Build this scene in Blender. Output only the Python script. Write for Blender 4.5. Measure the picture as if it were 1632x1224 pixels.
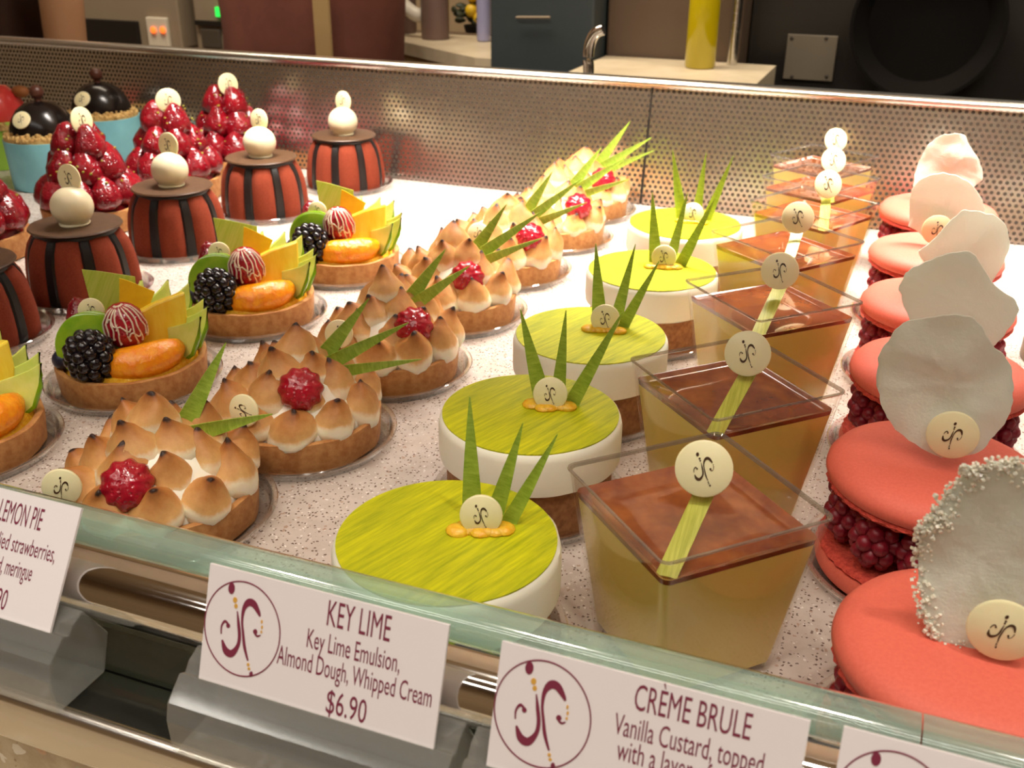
import bpy, math, random
from mathutils import Vector, Matrix, noise

# ------------------------------------------------------------------ camera, world, lights, exposure
for o in list(bpy.data.objects): bpy.data.objects.remove(o)
SC = bpy.context.scene
COL = SC.collection
PI = math.pi
FPX, PITCH, YAW, ROLL, CAMH = 1605.9, .4405, .3614, .0097, .2448

def cam_axes():
    cy, sy, cp, sp = math.cos(YAW), math.sin(YAW), math.cos(PITCH), math.sin(PITCH)
    f = Vector((-sy*cp, cy*cp, -sp)); r = Vector((cy, sy, 0)); u = r.cross(f)
    c, s = math.cos(ROLL), math.sin(ROLL)
    return c*r + s*u, -s*r + c*u, f
CR, CU, CF = cam_axes()
CAMLOC = Vector((0, 0, CAMH))
cd = bpy.data.cameras.new('camera'); cam = bpy.data.objects.new('camera', cd); COL.objects.link(cam)
m = Matrix((CR, CU, -CF)).transposed().to_4x4(); m.translation = CAMLOC
cam.matrix_world = m
cd.sensor_fit = 'HORIZONTAL'; cd.sensor_width = 36; cd.lens = FPX/1632*36
cd.clip_start = .01; cd.clip_end = 50
cd.dof.use_dof = True; cd.dof.focus_distance = .42; cd.dof.aperture_fstop = 26
SC.camera = cam

def at(px, py, y=None, z=None, x=None):
    """the place seen at a pixel of the 1632x1224 frame, at a known depth or height"""
    d = CF + (px-816)/FPX*CR - (py-612)/FPX*CU
    if z is not None: t = (z-CAMH)/d.z
    elif y is not None: t = y/d.y
    else: t = x/d.x
    return CAMLOC + t*d

w = bpy.data.worlds.new('world'); SC.world = w; w.use_nodes = True
w.node_tree.nodes['Background'].inputs[0].default_value = (1, .86, .7, 1)
w.node_tree.nodes['Background'].inputs[1].default_value = .05

def area(name, loc, sx, sy, power, color, target=None, spread=180):
    l = bpy.data.lights.new(name, 'AREA'); l.shape = 'RECTANGLE'; l.size = sx; l.size_y = sy
    l.energy = power; l.color = color; l.spread = math.radians(spread)
    o = bpy.data.objects.new(name, l); COL.objects.link(o); o.location = loc
    if target is not None:
        o.rotation_euler = (Vector(target)-Vector(loc)).to_track_quat('-Z', 'Y').to_euler()
    return o
# strip lamp of the display case above the back of the shelf, then unseen spots and tubes added for highlights, kitchen ceiling lamps
area('case_strip_lamp', (-.10, .72, .41), 1.0, .05, 6.9, (1, .93, .84), (-.10, .735, 0), 96)
for lx, ly, le in ((-1.0, -.10, 3.4), (-.45, .02, 3.9), (.05, -.05, 4.0), (.40, .06, 5.2), (.85, -.10, 3.8)):
    area('added_spot_lamp', (lx, ly, 1.62), .07, .07, le, (1, .91, .79), (lx*.6, .15, 0))  # unseen spots, added to light the front and give it sparkle
area('added_streak_lamp', (-.2, -.55, 1.68), 2.2, .07, 7, (1, .93, .84), (-.2, .1, 0))  # both long lamps are unseen, added for streaks on tube and glass edge
area('added_streak_lamp', (-.2, -1.15, 1.55), 2.4, .07, 8, (1, .93, .84), (-.1, .2, 0))
area('kitchen_ceiling_lamp', (-1.1, 1.25, 1.7), 1.2, .5, 44, (1, .87, .68), (-1.1, 1.6, 0))
area('kitchen_ceiling_lamp', (.6, 1.2, 1.7), .6, .4, 16, (1, .87, .68), (.6, 1.5, 0))
SC.view_settings.view_transform = 'Standard'; SC.view_settings.look = 'None'
SC.view_settings.exposure = 0; SC.view_settings.gamma = 1
try: SC.view_settings.use_curve_mapping = False
except Exception: pass
SC.cycles.transparent_max_bounces = 48
SC.cycles.max_bounces = 14
SC.cycles.transmission_bounces = 14

# ------------------------------------------------------------------ materials
def S(r, g, b, k=1.0):
    f = lambda c: ((c/255+.055)/1.055)**2.4 if c > 10 else c/255/12.92
    return (f(r)*k, f(g)*k, f(b)*k, 1)

def _mat(name):
    mt = bpy.data.materials.new(name); mt.use_nodes = True
    nt = mt.node_tree; return mt, nt, nt.nodes['Principled BSDF']

def N(nt, typ, **kw):
    n = nt.nodes.new(typ)
    for k, v in kw.items(): setattr(n, k, v)
    return n

def ramp(nt, fac, stops):
    r = N(nt, 'ShaderNodeValToRGB'); nt.links.new(fac, r.inputs[0])
    el = r.color_ramp.elements
    el[0].position, el[0].color = stops[0]; el[1].position, el[1].color = stops[-1]
    for p, c in stops[1:-1]:
        e = el.new(p); e.color = c
    return r.outputs[0]

def texco(nt, scale=(1, 1, 1), rot=(0, 0, 0)):
    t = N(nt, 'ShaderNodeTexCoord'); mp = N(nt, 'ShaderNodeMapping')
    if any(rot):   # turn first, then stretch
        mp.vector_type = 'TEXTURE'; scale = tuple(1/c for c in scale)
    mp.inputs['Scale'].default_value = scale; mp.inputs['Rotation'].default_value = rot
    nt.links.new(t.outputs['Object'], mp.inputs[0]); return mp.outputs[0]

def noise_tex(nt, vec, scale, detail=4, rough=.6):
    n = N(nt, 'ShaderNodeTexNoise'); n.inputs['Scale'].default_value = scale
    n.inputs['Detail'].default_value = detail; n.inputs['Roughness'].default_value = rough
    nt.links.new(vec, n.inputs['Vector']); return n.outputs[0]

def add_bump(nt, b, h, strength, dist):
    bp = N(nt, 'ShaderNodeBump'); bp.inputs['Strength'].default_value = strength
    bp.inputs['Distance'].default_value = dist; nt.links.new(h, bp.inputs['Height'])
    nt.links.new(bp.outputs[0], b.inputs['Normal'])

def plain(name, col, rough=.5, metal=0, sss=0, coat=0, col2=None, nscale=300, bump=0, bdist=.0005, spec=.5, stretch=(1, 1, 1), rot=(0, 0, 0), lo=.35, hi=.65, sssr=(1, .5, .3), ssss=.004):
    mt, nt, b = _mat(name)
    b.inputs['Base Color'].default_value = col; b.inputs['Roughness'].default_value = rough
    b.inputs['Metallic'].default_value = metal; b.inputs['Specular IOR Level'].default_value = spec
    if sss:
        b.inputs['Subsurface Weight'].default_value = sss; b.inputs['Subsurface Scale'].default_value = ssss
        b.inputs['Subsurface Radius'].default_value = sssr
    if coat: b.inputs['Coat Weight'].default_value = coat; b.inputs['Coat Roughness'].default_value = .06
    if col2 is not None or bump:
        v = texco(nt, stretch, rot); n = noise_tex(nt, v, nscale)
        if col2 is not None: nt.links.new(ramp(nt, n, [(lo, col), (hi, col2)]), b.inputs['Base Color'])
        if bump: add_bump(nt, b, n, bump, bdist)
    return mt

def clear(name, tint=(.97, .98, .98, 1), gloss_rough=.04, fac=1.0, ior=1.45, milk=0, milkcol=(.8, .8, .78, 1)):
    mt, nt, b = _mat(name); nt.nodes.remove(b)
    out = nt.nodes['Material Output']
    tr = N(nt, 'ShaderNodeBsdfTransparent'); tr.inputs[0].default_value = tint
    gl = N(nt, 'ShaderNodeBsdfGlossy'); gl.inputs['Roughness'].default_value = gloss_rough
    gl.inputs['Color'].default_value = (1, 1, 1, 1)
    lw = N(nt, 'ShaderNodeLayerWeight'); lw.inputs[0].default_value = .5
    pw = N(nt, 'ShaderNodeMath', operation='POWER'); nt.links.new(lw.outputs['Facing'], pw.inputs[0]); pw.inputs[1].default_value = 4.5
    ml = N(nt, 'ShaderNodeMath', operation='MULTIPLY_ADD'); ml.inputs[1].default_value = .75*fac; ml.inputs[2].default_value = .04*fac
    nt.links.new(pw.outputs[0], ml.inputs[0])
    mx = N(nt, 'ShaderNodeMixShader'); nt.links.new(ml.outputs[0], mx.inputs[0])
    src = tr.outputs[0]
    if milk:
        df = N(nt, 'ShaderNodeBsdfDiffuse'); df.inputs[0].default_value = milkcol
        m2 = N(nt, 'ShaderNodeMixShader'); m2.inputs[0].default_value = milk
        nt.links.new(tr.outputs[0], m2.inputs[1]); nt.links.new(df.outputs[0], m2.inputs[2]); src = m2.outputs[0]
    nt.links.new(src, mx.inputs[1]); nt.links.new(gl.outputs[0], mx.inputs[2])
    nt.links.new(mx.outputs[0], out.inputs[0]); return mt

def terrazzo(name, base, base2, chips):
    mt, nt, b = _mat(name); b.inputs['Roughness'].default_value = .22
    v = texco(nt)
    c = ramp(nt, noise_tex(nt, v, 90, 6), [(.35, base), (.65, base2)])
    for sc, thr, cc in chips:
        vo = N(nt, 'ShaderNodeTexVoronoi'); vo.inputs['Scale'].default_value = sc; vo.inputs['Randomness'].default_value = 1
        wv = N(nt, 'ShaderNodeVectorMath', operation='ADD')
        nn = N(nt, 'ShaderNodeTexNoise'); nn.inputs['Scale'].default_value = sc*1.6; nt.links.new(v, nn.inputs['Vector'])
        sc3 = N(nt, 'ShaderNodeVectorMath', operation='SCALE'); sc3.inputs['Scale'].default_value = .9/sc
        nt.links.new(nn.outputs[1], sc3.inputs[0]); nt.links.new(v, wv.inputs[0]); nt.links.new(sc3.outputs[0], wv.inputs[1])
        nt.links.new(wv.outputs[0], vo.inputs['Vector'])
        # only some cells carry a chip
        sep = N(nt, 'ShaderNodeSeparateColor'); nt.links.new(vo.outputs['Color'], sep.inputs[0])
        gt = N(nt, 'ShaderNodeMath', operation='GREATER_THAN'); gt.inputs[1].default_value = .62; nt.links.new(sep.outputs[0], gt.inputs[0])
        lt = N(nt, 'ShaderNodeMath', operation='LESS_THAN'); lt.inputs[1].default_value = thr; nt.links.new(vo.outputs['Distance'], lt.inputs[0])
        mu = N(nt, 'ShaderNodeMath', operation='MULTIPLY'); nt.links.new(gt.outputs[0], mu.inputs[0]); nt.links.new(lt.outputs[0], mu.inputs[1])
        mx = N(nt, 'ShaderNodeMix', data_type='RGBA'); nt.links.new(mu.outputs[0], mx.inputs['Factor'])
        nt.links.new(c, mx.inputs['A']); mx.inputs['B'].default_value = cc; c = mx.outputs['Result']
    nt.links.new(c, b.inputs['Base Color']); return mt

def perforated(name, pitch=.0050, rad=.0015):
    mt, nt, b = _mat(name); b.inputs['Metallic'].default_value = 1; b.inputs['Roughness'].default_value = .24
    b.inputs['Base Color'].default_value = (.92, .88, .83, 1)
    v = texco(nt); sp = N(nt, 'ShaderNodeSeparateXYZ'); nt.links.new(v, sp.inputs[0])
    def mth(op, a, c=None):
        n = N(nt, 'ShaderNodeMath', operation=op)
        for i, q in enumerate((a, c)):
            if q is None: continue
            if isinstance(q, (int, float)): n.inputs[i].default_value = q
            else: nt.links.new(q, n.inputs[i])
        return n.outputs[0]
    q = pitch*1.732
    def lat(off):
        ax = mth('MULTIPLY', mth('SUBTRACT', mth('FRACT', mth('ADD', mth('DIVIDE', sp.outputs[0], pitch), 100+off)), .5), pitch)
        az = mth('MULTIPLY', mth('SUBTRACT', mth('FRACT', mth('ADD', mth('DIVIDE', sp.outputs[2], q), 100+off)), .5), q)
        return mth('SQRT', mth('ADD', mth('MULTIPLY', ax, ax), mth('MULTIPLY', az, az)))
    d = mth('MINIMUM', lat(0), lat(.5))
    hole = mth('LESS_THAN', d, rad)
    df = N(nt, 'ShaderNodeBsdfDiffuse'); df.inputs[0].default_value = (.06, .045, .034, 1)
    mx = N(nt, 'ShaderNodeMixShader'); nt.links.new(hole, mx.inputs[0])
    nt.links.new(b.outputs[0], mx.inputs[1]); nt.links.new(df.outputs[0], mx.inputs[2])
    nt.links.new(mx.outputs[0], nt.nodes['Material Output'].inputs[0]); return mt

def brushed(name, col, rough=.25):
    mt, nt, b = _mat(name); b.inputs['Metallic'].default_value = 1; b.inputs['Base Color'].default_value = col
    v = texco(nt, (3, 600, 600)); n = noise_tex(nt, v, 1, 3)
    nt.links.new(ramp(nt, n, [(.2, (rough*.7,)*3+(1,)), (.8, (rough*1.4,)*3+(1,))]), b.inputs['Roughness'])
    return mt

def toasted(name):
    mt, nt, b = _mat(name); b.inputs['Roughness'].default_value = .55
    b.inputs['Subsurface Weight'].default_value = .25; b.inputs['Subsurface Scale'].default_value = .004
    a = N(nt, 'ShaderNodeAttribute', attribute_name='toast')
    n = noise_tex(nt, texco(nt), 260, 5)
    ad = N(nt, 'ShaderNodeMath', operation='MULTIPLY_ADD'); nt.links.new(n, ad.inputs[0]); ad.inputs[1].default_value = .30
    sb = N(nt, 'ShaderNodeMath', operation='SUBTRACT'); nt.links.new(a.outputs['Fac'], sb.inputs[0]); sb.inputs[1].default_value = .15
    nt.links.new(sb.outputs[0], ad.inputs[2])
    c = ramp(nt, ad.outputs[0], [(0, S(250, 240, 218)), (.20, S(250, 236, 205)), (.38, S(224, 176, 112)), (.70, S(186, 124, 62)), (.88, S(150, 88, 38)), (1.0, S(48, 24, 12))])
    nt.links.new(c, b.inputs['Base Color']); add_bump(nt, b, n, .25, .0006); return mt

def leafy(name, c1, c2, scale=(1, 1, 1), rot=(0, 0, 0), ns=60, rough=.35):
    mt, nt, b = _mat(name); b.inputs['Roughness'].default_value = rough
    v = texco(nt, scale, rot); n = noise_tex(nt, v, ns, 5, .7)
    nt.links.new(ramp(nt, n, [(.30, c1), (.70, c2)]), b.inputs['Base Color'])
    add_bump(nt, b, n, .12, .0004); return mt

def emit(name, col, st):
    mt, nt, b = _mat(name); b.inputs['Base Color'].default_value = col
    b.inputs['Emission Color'].default_value = col; b.inputs['Emission Strength'].default_value = st; return mt

M = {}
M['shelf'] = terrazzo('terrazzo', S(204, 192, 184), S(190, 177, 167), [(430, .30, S(156, 126, 108)), (430, .28, S(226, 219, 213)), (640, .34, S(110, 92, 82)), (250, .20, S(174, 148, 132))])
M['granite'] = terrazzo('granite', S(206, 190, 160), S(180, 160, 130), [(120, .3, S(204, 164, 132)), (300, .30, S(158, 134, 104)), (110, .34, S(228, 220, 204)), (90, .22, S(176, 172, 146))])
M['perf'] = perforated('perforated_steel')
M['steel'] = brushed('steel', (.74, .71, .66, 1), .22)
M['chrome'] = plain('chrome', (.78, .76, .73, 1), .07, 1)
M['darksteel'] = plain('dark_seam', S(40, 32, 26), .5)
M['ledge'] = plain('black_glass', S(36, 36, 32), .08, 0, spec=.8)
M['glass'] = clear('rail_glass', (.86, .93, .90, 1), .02, 1.3)
M['glassedge'] = clear('polished_glass_edge', (.80, .93, .87, 1), .10, 2.6, milk=.26, milkcol=S(196, 222, 208))
M['clear'] = clear('clear_plastic', (.94, .94, .93, 1), .07, 2.8)
M['cup'] = clear('cup_plastic', (.97, .965, .95, 1), .05, .85)
M['cuprim'] = clear('cup_rim_plastic', (.74, .70, .64, 1), .05, 2.0, milk=.05)
M['acrylic'] = clear('acrylic', (.93, .935, .92, 1), .06, 1.1, milk=.14, milkcol=(.86, .86, .82, 1))
M['card'] = plain('white_card', S(246, 240, 243), .4)
M['ink'] = plain('maroon_ink', S(130, 46, 72), .5)
M['gold'] = plain('gold_ink', S(224, 172, 74), .5)
M['disc'] = plain('cream_chocolate', S(240, 230, 184), .35, sss=.15, ssss=.002)
M['brownink'] = plain('cocoa_ink', S(70, 44, 20), .5)
LIME_ANGLE = 70
M['limetop'] = leafy('lime_leaf_top', S(146, 156, 0), S(212, 208, 8), (1, 14, 1), (0, 0, math.radians(LIME_ANGLE)), 36, .5)
M['blade'] = leafy('leaf_blade', S(122, 154, 34), S(178, 202, 80), (3, 3, 12), (0, 0, 0), 38, .4)
M['strip'] = leafy('pale_leaf_strip', S(146, 148, 36), S(200, 198, 92), (34, 1.5, 1.5), (0, 0, 0), 26, .3)
M['cream'] = plain('white_cream', S(244, 238, 218), .5, sss=.2, bump=.1, nscale=200)
M['dough'] = plain('baked_dough', S(196, 142, 84), .75, col2=S(168, 108, 56), nscale=220, bump=.45, bdist=.0006)
M['dough2'] = plain('almond_dough', S(164, 112, 66), .8, col2=S(132, 84, 46), nscale=300, bump=.5, bdist=.0006)
M['passion'] = plain('passion_fruit', S(246, 196, 56), .25, sss=.2, col2=S(236, 168, 30), nscale=500, bump=.5, bdist=.0008)
M['custard'] = plain('custard', S(250, 220, 116), .35, sss=.15)
cg = _mat('caramel'); M['caramel'] = cg[0]; cg[2].inputs['Base Color'].default_value = S(128, 52, 26)
cg[2].inputs['Roughness'].default_value = .05; cg[2].inputs['Coat Weight'].default_value = 1; cg[2].inputs['Coat Roughness'].default_value = .02
n_ = noise_tex(cg[1], texco(cg[1]), 60, 3); cg[1].links.new(ramp(cg[1], n_, [(.35, S(118, 56, 30)), (.7, S(156, 88, 44))]), cg[2].inputs['Base Color'])
M['carline'] = plain('caramel_edge', S(74, 24, 14), .12, coat=.5)
M['macaron'] = plain('coral_macaron', S(230, 112, 92), .55, col2=S(224, 104, 85), nscale=900, bump=.06, spec=.35)
M['macfoot'] = plain('macaron_foot', S(222, 84, 64), .8, col2=S(190, 58, 46), nscale=700, bump=1, bdist=.001)
M['raspberry'] = plain('raspberry', S(130, 18, 36), .4, sss=.1, bump=.15)
wf = plain('sugar_wafer', S(240, 243, 230), .4, bump=.35, nscale=700, bdist=.0008); nt_ = wf.node_tree; tl_ = N(nt_, 'ShaderNodeBsdfTranslucent'); tl_.inputs[0].default_value = (.88, .93, .85, 1)
mx_ = N(nt_, 'ShaderNodeMixShader'); mx_.inputs[0].default_value = .34
nt_.links.new(nt_.nodes['Principled BSDF'].outputs[0], mx_.inputs[1]); nt_.links.new(tl_.outputs[0], mx_.inputs[2]); nt_.links.new(mx_.outputs[0], nt_.nodes['Material Output'].inputs[0])
M['wafer'] = wf
M['crystal'] = plain('sugar_crystal', S(244, 236, 214), .12, sss=.3, spec=.7)
M['toast'] = toasted('toasted_meringue')
M['meringue'] = plain('meringue_cream', S(252, 244, 226), .5, sss=.2)
M['berry'] = plain('glazed_red_berry', S(150, 8, 28), .14, coat=.5, col2=S(180, 22, 40), nscale=160, bump=.3, bdist=.0008)
def berry(name, c1, c2, vs, strength):
    mt, nt, b = _mat(name); b.inputs['Roughness'].default_value = .17; b.inputs['Specular IOR Level'].default_value = .75
    b.inputs['Subsurface Weight'].default_value = .12; b.inputs['Subsurface Scale'].default_value = .003
    v = texco(nt); nt.links.new(ramp(nt, noise_tex(nt, v, 70), [(.35, c1), (.65, c2)]), b.inputs['Base Color'])
    vo = N(nt, 'ShaderNodeTexVoronoi'); vo.inputs['Scale'].default_value = vs; nt.links.new(v, vo.inputs['Vector'])
    r = ramp(nt, vo.outputs['Distance'], [(.05, (0, 0, 0, 1)), (.35, (1, 1, 1, 1))])
    n2 = noise_tex(nt, v, 190, 3)
    ad = N(nt, 'ShaderNodeMath', operation='MULTIPLY_ADD'); nt.links.new(n2, ad.inputs[0]); ad.inputs[1].default_value = 1.1; nt.links.new(r, ad.inputs[2])
    add_bump(nt, b, ad.outputs[0], strength, .0009); return mt
M['strawberry'] = berry('glazed_strawberry', S(112, 5, 20), S(142, 13, 28), 330, .8)
M['berry'] = berry('glazed_red_berry', S(150, 8, 30), S(180, 22, 44), 420, .55)
M['blackberry'] = plain('blackberry', S(22, 14, 20), .16, coat=.25)
M['blueberry'] = plain('blueberry', S(36, 36, 56), .35)
M['kiwi'] = plain('kiwi_slice', S(150, 186, 44), .15, coat=.6, col2=S(118, 166, 28), nscale=90, sss=.1)
M['mandarin'] = plain('mandarin', S(254, 168, 20), .2, sss=.2, col2=S(244, 134, 6), nscale=190, bump=1, bdist=.0016, spec=.7)
M['pineapple'] = plain('pineapple', S(252, 224, 78), .25, coat=.3, sss=.2, col2=S(244, 206, 50), nscale=40, stretch=(4, 4, 1), bump=.2)
M['apple'] = plain('green_apple', S(230, 238, 142), .18, coat=.4, col2=S(204, 224, 92), nscale=60, sss=.15)
M['appleskin'] = plain('apple_skin', S(120, 164, 22), .15, coat=.6)
M['greenplate'] = leafy('green_leaf_plate', S(172, 202, 60), S(208, 222, 112), (24, 24, 1), (0, .5, 0), 40)
M['yellowplate'] = plain('yellow_leaf_plate', S(248, 208, 36), .4, col2=S(238, 192, 26), nscale=120)
M['drizzle'] = plain('white_drizzle', S(238, 222, 200), .3)
M['velvet'] = plain('cocoa_velvet', S(132, 58, 38), .9, col2=S(120, 50, 32), nscale=900, bump=.15, spec=.15)
M['darkglaze'] = plain('dark_glaze', S(24, 17, 15), .22, spec=.4)
M['stripe'] = plain('dark_stripe', S(26, 20, 19), .42, spec=.35)
M['cocoaplate'] = plain('cocoa_plate', S(84, 58, 36), .45, col2=S(70, 46, 28), nscale=200)
M['ivory'] = plain('ivory_ball', S(228, 216, 182), .35, sss=.1)
M['blueband'] = plain('turquoise_band', S(132, 202, 214), .4, col2=S(120, 190, 204), nscale=40)
M['crumb'] = plain('nut_crumb', S(214, 182, 118), .9, col2=S(170, 130, 70), nscale=300, bump=1, bdist=.001)
M['cocoaball'] = plain('cocoa_ball', S(84, 44, 30), .4)
M['pistachio'] = plain('pistachio_bit', S(150, 140, 40), .7)
M['pinkdome'] = plain('pink_dome', S(222, 66, 64), .2, coat=.6)
M['greenband'] = plain('green_band', S(150, 196, 70), .4)
M['almond'] = plain('almond_nut', S(160, 100, 52), .6)
M['woodband'] = leafy('striped_band', S(150, 122, 86), S(96, 72, 46), (1, 1, 30), (0, 0, 0), 30)
M['coconut'] = plain('coconut', S(246, 242, 232), .9, bump=1, nscale=500, bdist=.002, sss=.1)
M['wallbeige'] = plain('beige_wall', S(176, 150, 116), .8, col2=S(166, 140, 106), nscale=4)
M['walllight'] = plain('cream_wall', S(226, 216, 200), .8)
M['walldark'] = plain('dark_wall', S(34, 30, 26), .4)
M['plate'] = plain('wall_plate', S(122, 112, 96), .5)
M['floor'] = plain('brown_floor', S(96, 78, 62), .5, col2=S(84, 68, 54), nscale=6)
M['black'] = plain('black_panel', S(20, 16, 13), .5)
M['pan'] = plain('pan_iron', S(22, 19, 17), .9, spec=.1)
M['grey'] = plain('grey_panel', S(138, 122, 102), .4)
M['greyd'] = plain('dark_grey_panel', S(70, 62, 54), .4)
M['outlet'] = plain('white_outlet', S(206, 196, 178), .4)
M['slate'] = plain('slate_door', S(60, 68, 72), .35)
M['taupe'] = plain('taupe_panel', S(98, 80, 66), .4)
M['white'] = plain('white_ceramic', S(226, 218, 204), .3)
M['mauve'] = plain('mauve_ceramic', S(122, 98, 90), .4)
M['counter'] = plain('pale_counter', S(222, 206, 178), .4, col2=S(206, 188, 158), nscale=20)
M['oil'] = plain('yellow_oil', S(178, 160, 10), .15, coat=.6)
M['maroon'] = plain('maroon_cloth', S(112, 62, 48), .9, col2=S(98, 52, 40), nscale=12)
M['browncloth'] = plain('brown_cloth', S(62, 38, 28), .9)
M['tan'] = plain('tan_cloth', S(176, 146, 98), .9)
M['skin'] = plain('skin', S(192, 146, 112), .5, sss=.15, ssss=.01)
M['hair'] = plain('dark_hair', S(30, 22, 18), .5)
M['foliage'] = plain('dark_foliage', S(40, 44, 22), .6)
M['yellow'] = plain('yellow_fruit', S(206, 168, 26), .5)
M['blueglass'] = plain('blue_glass', S(160, 160, 198), .1, coat=.6)
M['orange_on'] = emit('orange_lamp', S(255, 110, 40), 1.6)
M['green_on'] = emit('green_lamp', S(40, 220, 80), 1.2)

# ------------------------------------------------------------------ geometry helpers
MESHES = {}
class G:
    def __init__(s): s.v = []; s.f = []; s.a = []
    def add(s, vs, fs, a=None):
        k = len(s.v); s.v += [tuple(v) for v in vs]; s.f += [tuple(i+k for i in f) for f in fs]
        s.a += (a if a is not None else [0]*len(vs)); return s
    def lathe(s, prof, n=40, c=(0, 0, 0), mat=None, lobes=None, attr=None, jit=0, seed=0):
        vs, at_ = [], []; rows = []
        for j, (r, z) in enumerate(prof):
            row = []
            for i in range(n if r > 1e-7 else 1):
                t = 2*PI*i/n; rr = r*(lobes(t, j) if lobes else 1)
                p = Vector((rr*math.cos(t), rr*math.sin(t), z))
                if jit:
                    q = noise.noise_vector(p*120+Vector((seed*7.1, seed*3.3, 0)))*jit; p += q*(1 if r > 1e-7 else .5)
                if mat: p = mat @ p
                row.append(len(vs)); vs.append(p+Vector(c)); at_.append(attr[j] if attr else 0)
            rows.append(row)
        fs = []
        for a, b in zip(rows, rows[1:]):
            if len(a) == 1 and len(b) == 1: continue
            for i in range(n):
                j = (i+1) % n
                if len(a) == 1: fs.append((a[0], b[j], b[i]))
                elif len(b) == 1: fs.append((a[i], a[j], b[0]))
                else: fs.append((a[i], a[j], b[j], b[i]))
        if len(rows[0]) > 1: fs.append(tuple(reversed(rows[0])))
        if len(rows[-1]) > 1: fs.append(tuple(rows[-1]))
        return s.add(vs, fs, at_)
    def ball(s, r, c=(0, 0, 0), sc=(1, 1, 1), n=20, m=12, mat=None, jit=0, seed=0):
        prof = [(r*math.sin(PI*k/m), -r*math.cos(PI*k/m)) for k in range(m+1)]
        prof[0] = (0, -r); prof[-1] = (0, r)
        mm = Matrix.Diagonal(Vector(sc)).to_4x4()
        if mat: mm = mat.to_4x4() @ mm
        return s.lathe(prof, n, c, mm, jit=jit, seed=seed)
    def box(s, x0, x1, y0, y1, z0, z1, mat=None):
        vs = [Vector(p) for p in ((x0,y0,z0),(x1,y0,z0),(x1,y1,z0),(x0,y1,z0),(x0,y0,z1),(x1,y0,z1),(x1,y1,z1),(x0,y1,z1))]
        if mat: vs = [mat @ v for v in vs]
        return s.add(vs, [(0,3,2,1),(4,5,6,7),(0,1,5,4),(1,2,6,5),(2,3,7,6),(3,0,4,7)])
    def prism(s, outline, y0, y1, mat=None):
        """closed 2-D outline in X-Z, given thickness along Y"""
        n = len(outline)
        vs = [Vector((x, y0, z)) for x, z in outline]+[Vector((x, y1, z)) for x, z in outline]
        if mat: vs = [mat @ v for v in vs]
        return s.add(vs, [tuple(range(n)), tuple(range(2*n-1, n-1, -1))]+[((i+1) % n, i, n+i, n+(i+1) % n) for i in range(n)])
    def extr(s, prof, x0, x1):
        """closed 2-D outline in Y-Z, run along X"""
        n = len(prof)
        vs = [(x0, y, z) for y, z in prof]+[(x1, y, z) for y, z in prof]
        return s.add(vs, [tuple(range(n)), tuple(range(2*n-1, n-1, -1))]+[((i+1) % n, i, n+i, n+(i+1) % n) for i in range(n)])
    def tube(s, pts, rad, n=10, cap=True):
        pts = [Vector(p) for p in pts]; k = len(pts)
        rad = rad if isinstance(rad, (list, tuple)) else [rad]*k
        vs = []; up = Vector((0, 0, 1))
        for i, p in enumerate(pts):
            t = (pts[min(i+1, k-1)]-pts[max(i-1, 0)]).normalized()
            a = t.cross(up)
            if a.length < 1e-3: a = t.cross(Vector((1, 0, 0)))
            a.normalize(); b = a.cross(t)
            for j in range(n):
                q = 2*PI*j/n; vs.append(p+rad[i]*(math.cos(q)*a+math.sin(q)*b))
        fs = [(i*n+j, i*n+(j+1) % n, (i+1)*n+(j+1) % n, (i+1)*n+j) for i in range(k-1) for j in range(n)]
        if cap: fs += [tuple(range(n-1, -1, -1)), tuple(range((k-1)*n, k*n))]
        return s.add(vs, fs)
    def build(s, name, mat, parent=None, loc=(0, 0, 0), rot=(0, 0, 0), key=None, smooth=True, angle=40, bevel=0):
        me = MESHES.get(key) if key else None
        if me is None:
            me = bpy.data.meshes.new(name); me.from_pydata([tuple(v) for v in s.v], [], s.f); me.update()
            import bmesh
            bm = bmesh.new(); bm.from_mesh(me); bmesh.ops.recalc_face_normals(bm, faces=bm.faces); bm.to_mesh(me); bm.free()
            if any(s.a):
                at_ = me.attributes.new('toast', 'FLOAT', 'POINT'); at_.data.foreach_set('value', s.a)
            if smooth:
                me.polygons.foreach_set('use_smooth', [True]*len(me.polygons))
                me.set_sharp_from_angle(angle=math.radians(angle))
            me.materials.append(M[mat])
            if key: MESHES[key] = me
        o = bpy.data.objects.new(name, me); COL.objects.link(o)
        o.parent = parent; o.location = loc; o.rotation_euler = rot
        if bevel:
            bv = o.modifiers.new('bevel', 'BEVEL'); bv.width = bevel; bv.segments = 2; bv.limit_method = 'ANGLE'; bv.angle_limit = math.radians(40)
        return o

def cached(key, fn):
    """build the geometry of a repeated part once"""
    if key in MESHES: return G()
    g = G(); fn(g); return g

def tag(o, label, cat, group=None, kind=None):
    if label: o['label'] = label
    if cat: o['category'] = cat
    if group: o['group'] = group
    if kind: o['kind'] = kind
    return o
def thing(name, label, cat, loc=(0, 0, 0), rz=0, group=None):
    o = bpy.data.objects.new(name, None); COL.objects.link(o); o.empty_display_size = .01
    o.location = loc; o.rotation_euler = (0, 0, rz); return tag(o, label, cat, group)
def structure(o): o['kind'] = 'structure'; return o
def facing(x, y): return math.atan2(-x, y)      # turn about Z that points local -Y at the shopper

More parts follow.
